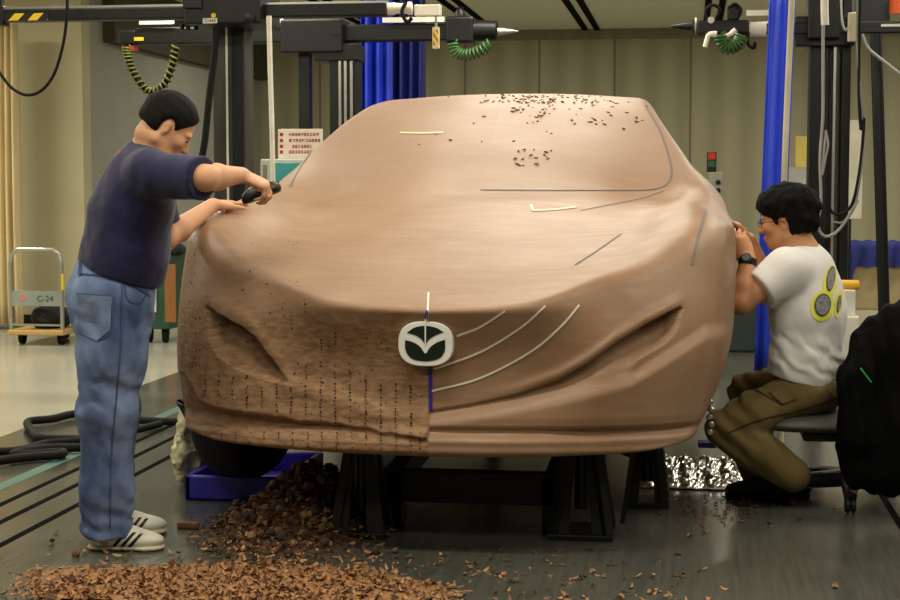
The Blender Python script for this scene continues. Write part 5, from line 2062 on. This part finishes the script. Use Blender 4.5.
tag(F.build('dark_cloth', mat('cloth_dark', (26, 28, 34), .9), None), 'dark cloth heaped on top of the green cabinet', 'cloth')

# control console with a notice board behind the car
yN = 10.2
cons = empty('control_console', (W(286, 180, yN).x, yN, 0), 'grey control console with a teal screen behind the windscreen pillar', 'console')
xa_, xb_ = W(260, 170, yN).x, W(322, 170, yN).x
M_cg = mat('console_grey', (178, 178, 164), .5)
MB().box((xa_, yN, 0), (xb_, yN + .4, W(286, 159, yN).z)).build('console_body', M_cg, cons, bevel=.012)
MB().box((W(274, 170, yN).x, yN - .012, W(290, 182, yN).z), (W(316, 170, yN).x, yN, W(290, 162.5, yN).z)).build('screen', M_glass, cons, bevel=.004)
MB().box((W(263, 170, yN).x, yN - .006, W(290, 186, yN).z), (W(267, 170, yN).x, yN, W(290, 165, yN).z)).build('side_slot', mat('console_slot', (120, 120, 110), .6), cons)
sg = empty('notice_sign', W(298, 158, yN + .1), 'white notice sign with rows of red characters on top of the console', 'sign')
sx0, sx1, sz0, sz1 = W(278, 140, yN + .1).x, W(322, 140, yN + .1).x, W(290, 159, yN + .1).z, W(290, 129, yN + .1).z
MB().box((sx0, yN + .1, sz0), (sx1, yN + .125, sz1)).build('sign_board', mat('notice_white', (232, 222, 206), .6), sg, bevel=.003)
for r_i, py in enumerate((134.5, 140.5, 146.5, 152)):
    mbr = MB()
    c0_ = W(281.5, py, yN + .1)
    mbr.box((c0_.x - .011, yN + .0985, c0_.z - .011), (c0_.x + .011, yN + .1, c0_.z + .011))
    x = W(289 if r_i != 2 else 292, py, yN + .1).x
    xe = W((318, 319, 312, 319)[r_i], py, yN + .1).x
    while x < xe:
        w_ = rr.uniform(.012, .018)
        for zz in (-.008, -.001, .007):
            if rr.random() < .85:
                mbr.box((x, yN + .0985, c0_.z + zz - .002), (x + w_, yN + .1, c0_.z + zz + .002))
        for xx in (.2, .75):
            if rr.random() < .8:
                mbr.box((x + w_ * xx - .0015, yN + .0985, c0_.z - .011), (x + w_ * xx + .0015, yN + .1, c0_.z + .011))
        x += w_ + .005
    mbr.build('red_lettering', M_red, sg)

# things against the far wall at the other side
yS = 13.0
pnl = empty('electrical_cabinet', (W(715, 190, yS).x, yS, 0), 'grey switch cabinet with dark buttons beyond the car flank', 'switch panel')
MB().box((W(708, 180, yS).x, yS, 0), (W(723, 180, yS).x, yS + .3, W(714, 172, yS).z)).build('panel_body', mat('panel_grey', (150, 150, 128), .6), pnl, bevel=.01)
for py in (182, 190, 196):
    MB().lathe(W(718, py, yS), (0, -1, 0), [(0, .02), (.02, .02), (.025, .012)], 12).build('button', M_black, pnl, True)
sw = empty('switch_box', W(711, 168, yS), 'small red-over-green switch box standing on the grey switch cabinet', 'switch box')
MB().box((W(707, 160, yS).x, yS + .02, W(711, 172, yS).z), (W(716.5, 160, yS).x, yS + .1, W(711, 152, yS).z)).build('box_body', M_black, sw, bevel=.004)
MB().box((W(708, 160, yS).x, yS + .012, W(711, 159.5, yS).z), (W(715.5, 160, yS).x, yS + .02, W(711, 152.5, yS).z)).build('red_field', M_red, sw)
MB().box((W(708, 160, yS).x, yS + .012, W(711, 167, yS).z), (W(715.5, 160, yS).x, yS + .02, W(711, 160.5, yS).z)).build('green_field', mat('dark_green_paint', (20, 80, 50), .5), sw)
yP = 13.4
lk = empty('grey_locker', (W(798, 200, yP).x, yP, 0), 'grey steel locker behind the black machine columns', 'locker')
MB().box((W(788, 180, yP).x, yP, 0), (W(812, 180, yP).x, yP + .4, W(800, 167, yP).z)).build('locker_body', mat('locker_grey', (168, 168, 158), .5), lk, bevel=.01)
MB().box((W(789, 180, yP).x, yP - .008, .1), (W(811, 180, yP).x, yP, W(800, 170, yP).z)).build('locker_door', mat('locker_door_grey', (176, 176, 168), .5), lk)
tag(MB().box((W(796, 150, yP).x, yP + .05, W(800, 167, yP).z), (W(808, 150, yP).x, yP + .15, W(800, 136, yP).z)).build('yellow_box', mat('pale_yellow_card', (214, 192, 96), .6), None, bevel=.006), 'pale yellow box standing on the grey locker', 'box')
yW2 = 13.0
bd = tag(MB().box((W(848, 180, yW2).x, yW2, W(850, 219, yW2).z), (W(862.5, 180, yW2).x, yW2 + .03, W(850, 120, yW2).z)).build('wall_board', mat('board_white', (206, 200, 176), .6), None, bevel=.004), 'narrow pale board edge beyond the hanging cables', 'board')
MB().box((W(849.5, 180, yW2).x, yW2 + .0, 0), (W(852, 180, yW2).x, yW2 + .03, W(850, 219, yW2).z)).build('board_leg', M_dark, bd)
# low dark case behind
tag(MB().box((W(718, 320, 12.6).x, 12.6, 0), (W(764, 320, 12.6).x, 13.0, W(740, 303, 12.6).z)).build('dark_case', mat('dark_teal_case', (44, 54, 50), .6), None, bevel=.02), 'dark low case on the floor beyond the crouching man', 'case')
# white plinth with a yellow roll
yQ = 10.3
q0, q1 = W(838, 320, yQ).x, W(857, 320, yQ).x
plh = empty('white_plinth', ((q0 + q1) / 2, yQ, 0), 'white stepped plinth behind the man in white', 'plinth')
zq = W(848, 316, yQ).z
MB().box((q0 - .06, yQ - .03, 0), (q1 + .012, yQ + .3, zq)).build('plinth_base', M_white, plh, bevel=.01)
MB().box((q0 - .06, yQ, zq), (q1 - .01, yQ + .28, W(848, 290, yQ).z)).build('plinth_top', M_white, plh, bevel=.008)
zr = W(848, 285.5, yQ).z
tag(MB().lathe((q0 - .1, yQ + .06, zr), (1, 0, 0), [(0, .028), (.005, .032), (q1 - q0 + .105, .032), (q1 - q0 + .115, .026)], 18).build('yellow_roll', mat('yellow_roll', (228, 176, 40), .5), None, True), 'yellow roll lying on the white plinth', 'roll')
# crate under a blue cloth
yX = 17.2
c0, c1 = W(856, 270, yX).x, W(905, 270, yX).x
zc1 = W(870, 243, yX).z
tag(MB().box((c0, yX, 0), (c1 + .2, yX + .6, zc1 - .02)).build('wooden_crate', mat('crate_wood', (170, 152, 112), .7, var=.12), None, bevel=.01), 'beige crate half hidden under a blue cloth', 'crate')
n = 40
vv, ff = [], []
xs_ = np.linspace(c0 - .12, c1 + .3, n + 1)
prof = [(.55, 0), (.3, 0), (.05, 0), (-.015, -.01), (-.03, -.10), (-.04, -.22), (-.045, -.33), (-.05, -.42)]
for j, (dy_, dz_) in enumerate(prof):
    for i, x in enumerate(xs_):
        q = i / n
        drop = (.62 + .65 * max(0, (q - .62) / .38) ** 1 + .9 * max(0, (.12 - q) / .12))
        edge = -.5 * max(0, (c0 - x)) - .25 * max(0, q - .75) ** 1.2
        vv.append((x, yX + dy_ + .02 * math.sin(i * .9 + j * .4) * (dz_ < 0), zc1 + .01 + dz_ * min(1.3, drop) + edge + .008 * math.sin(i * 1.1)))
for j in range(len(prof) - 1):
    for i in range(n):
        a = j * (n + 1) + i
        ff.append((a, a + 1, a + n + 2, a + n + 1))
tag(mesh_obj('blue_cloth', vv, ff, mat('navy_blue_cloth', (30, 38, 110), .85, var=.2, scale=8), None, True), 'blue cloth thrown over the beige crate', 'cloth')
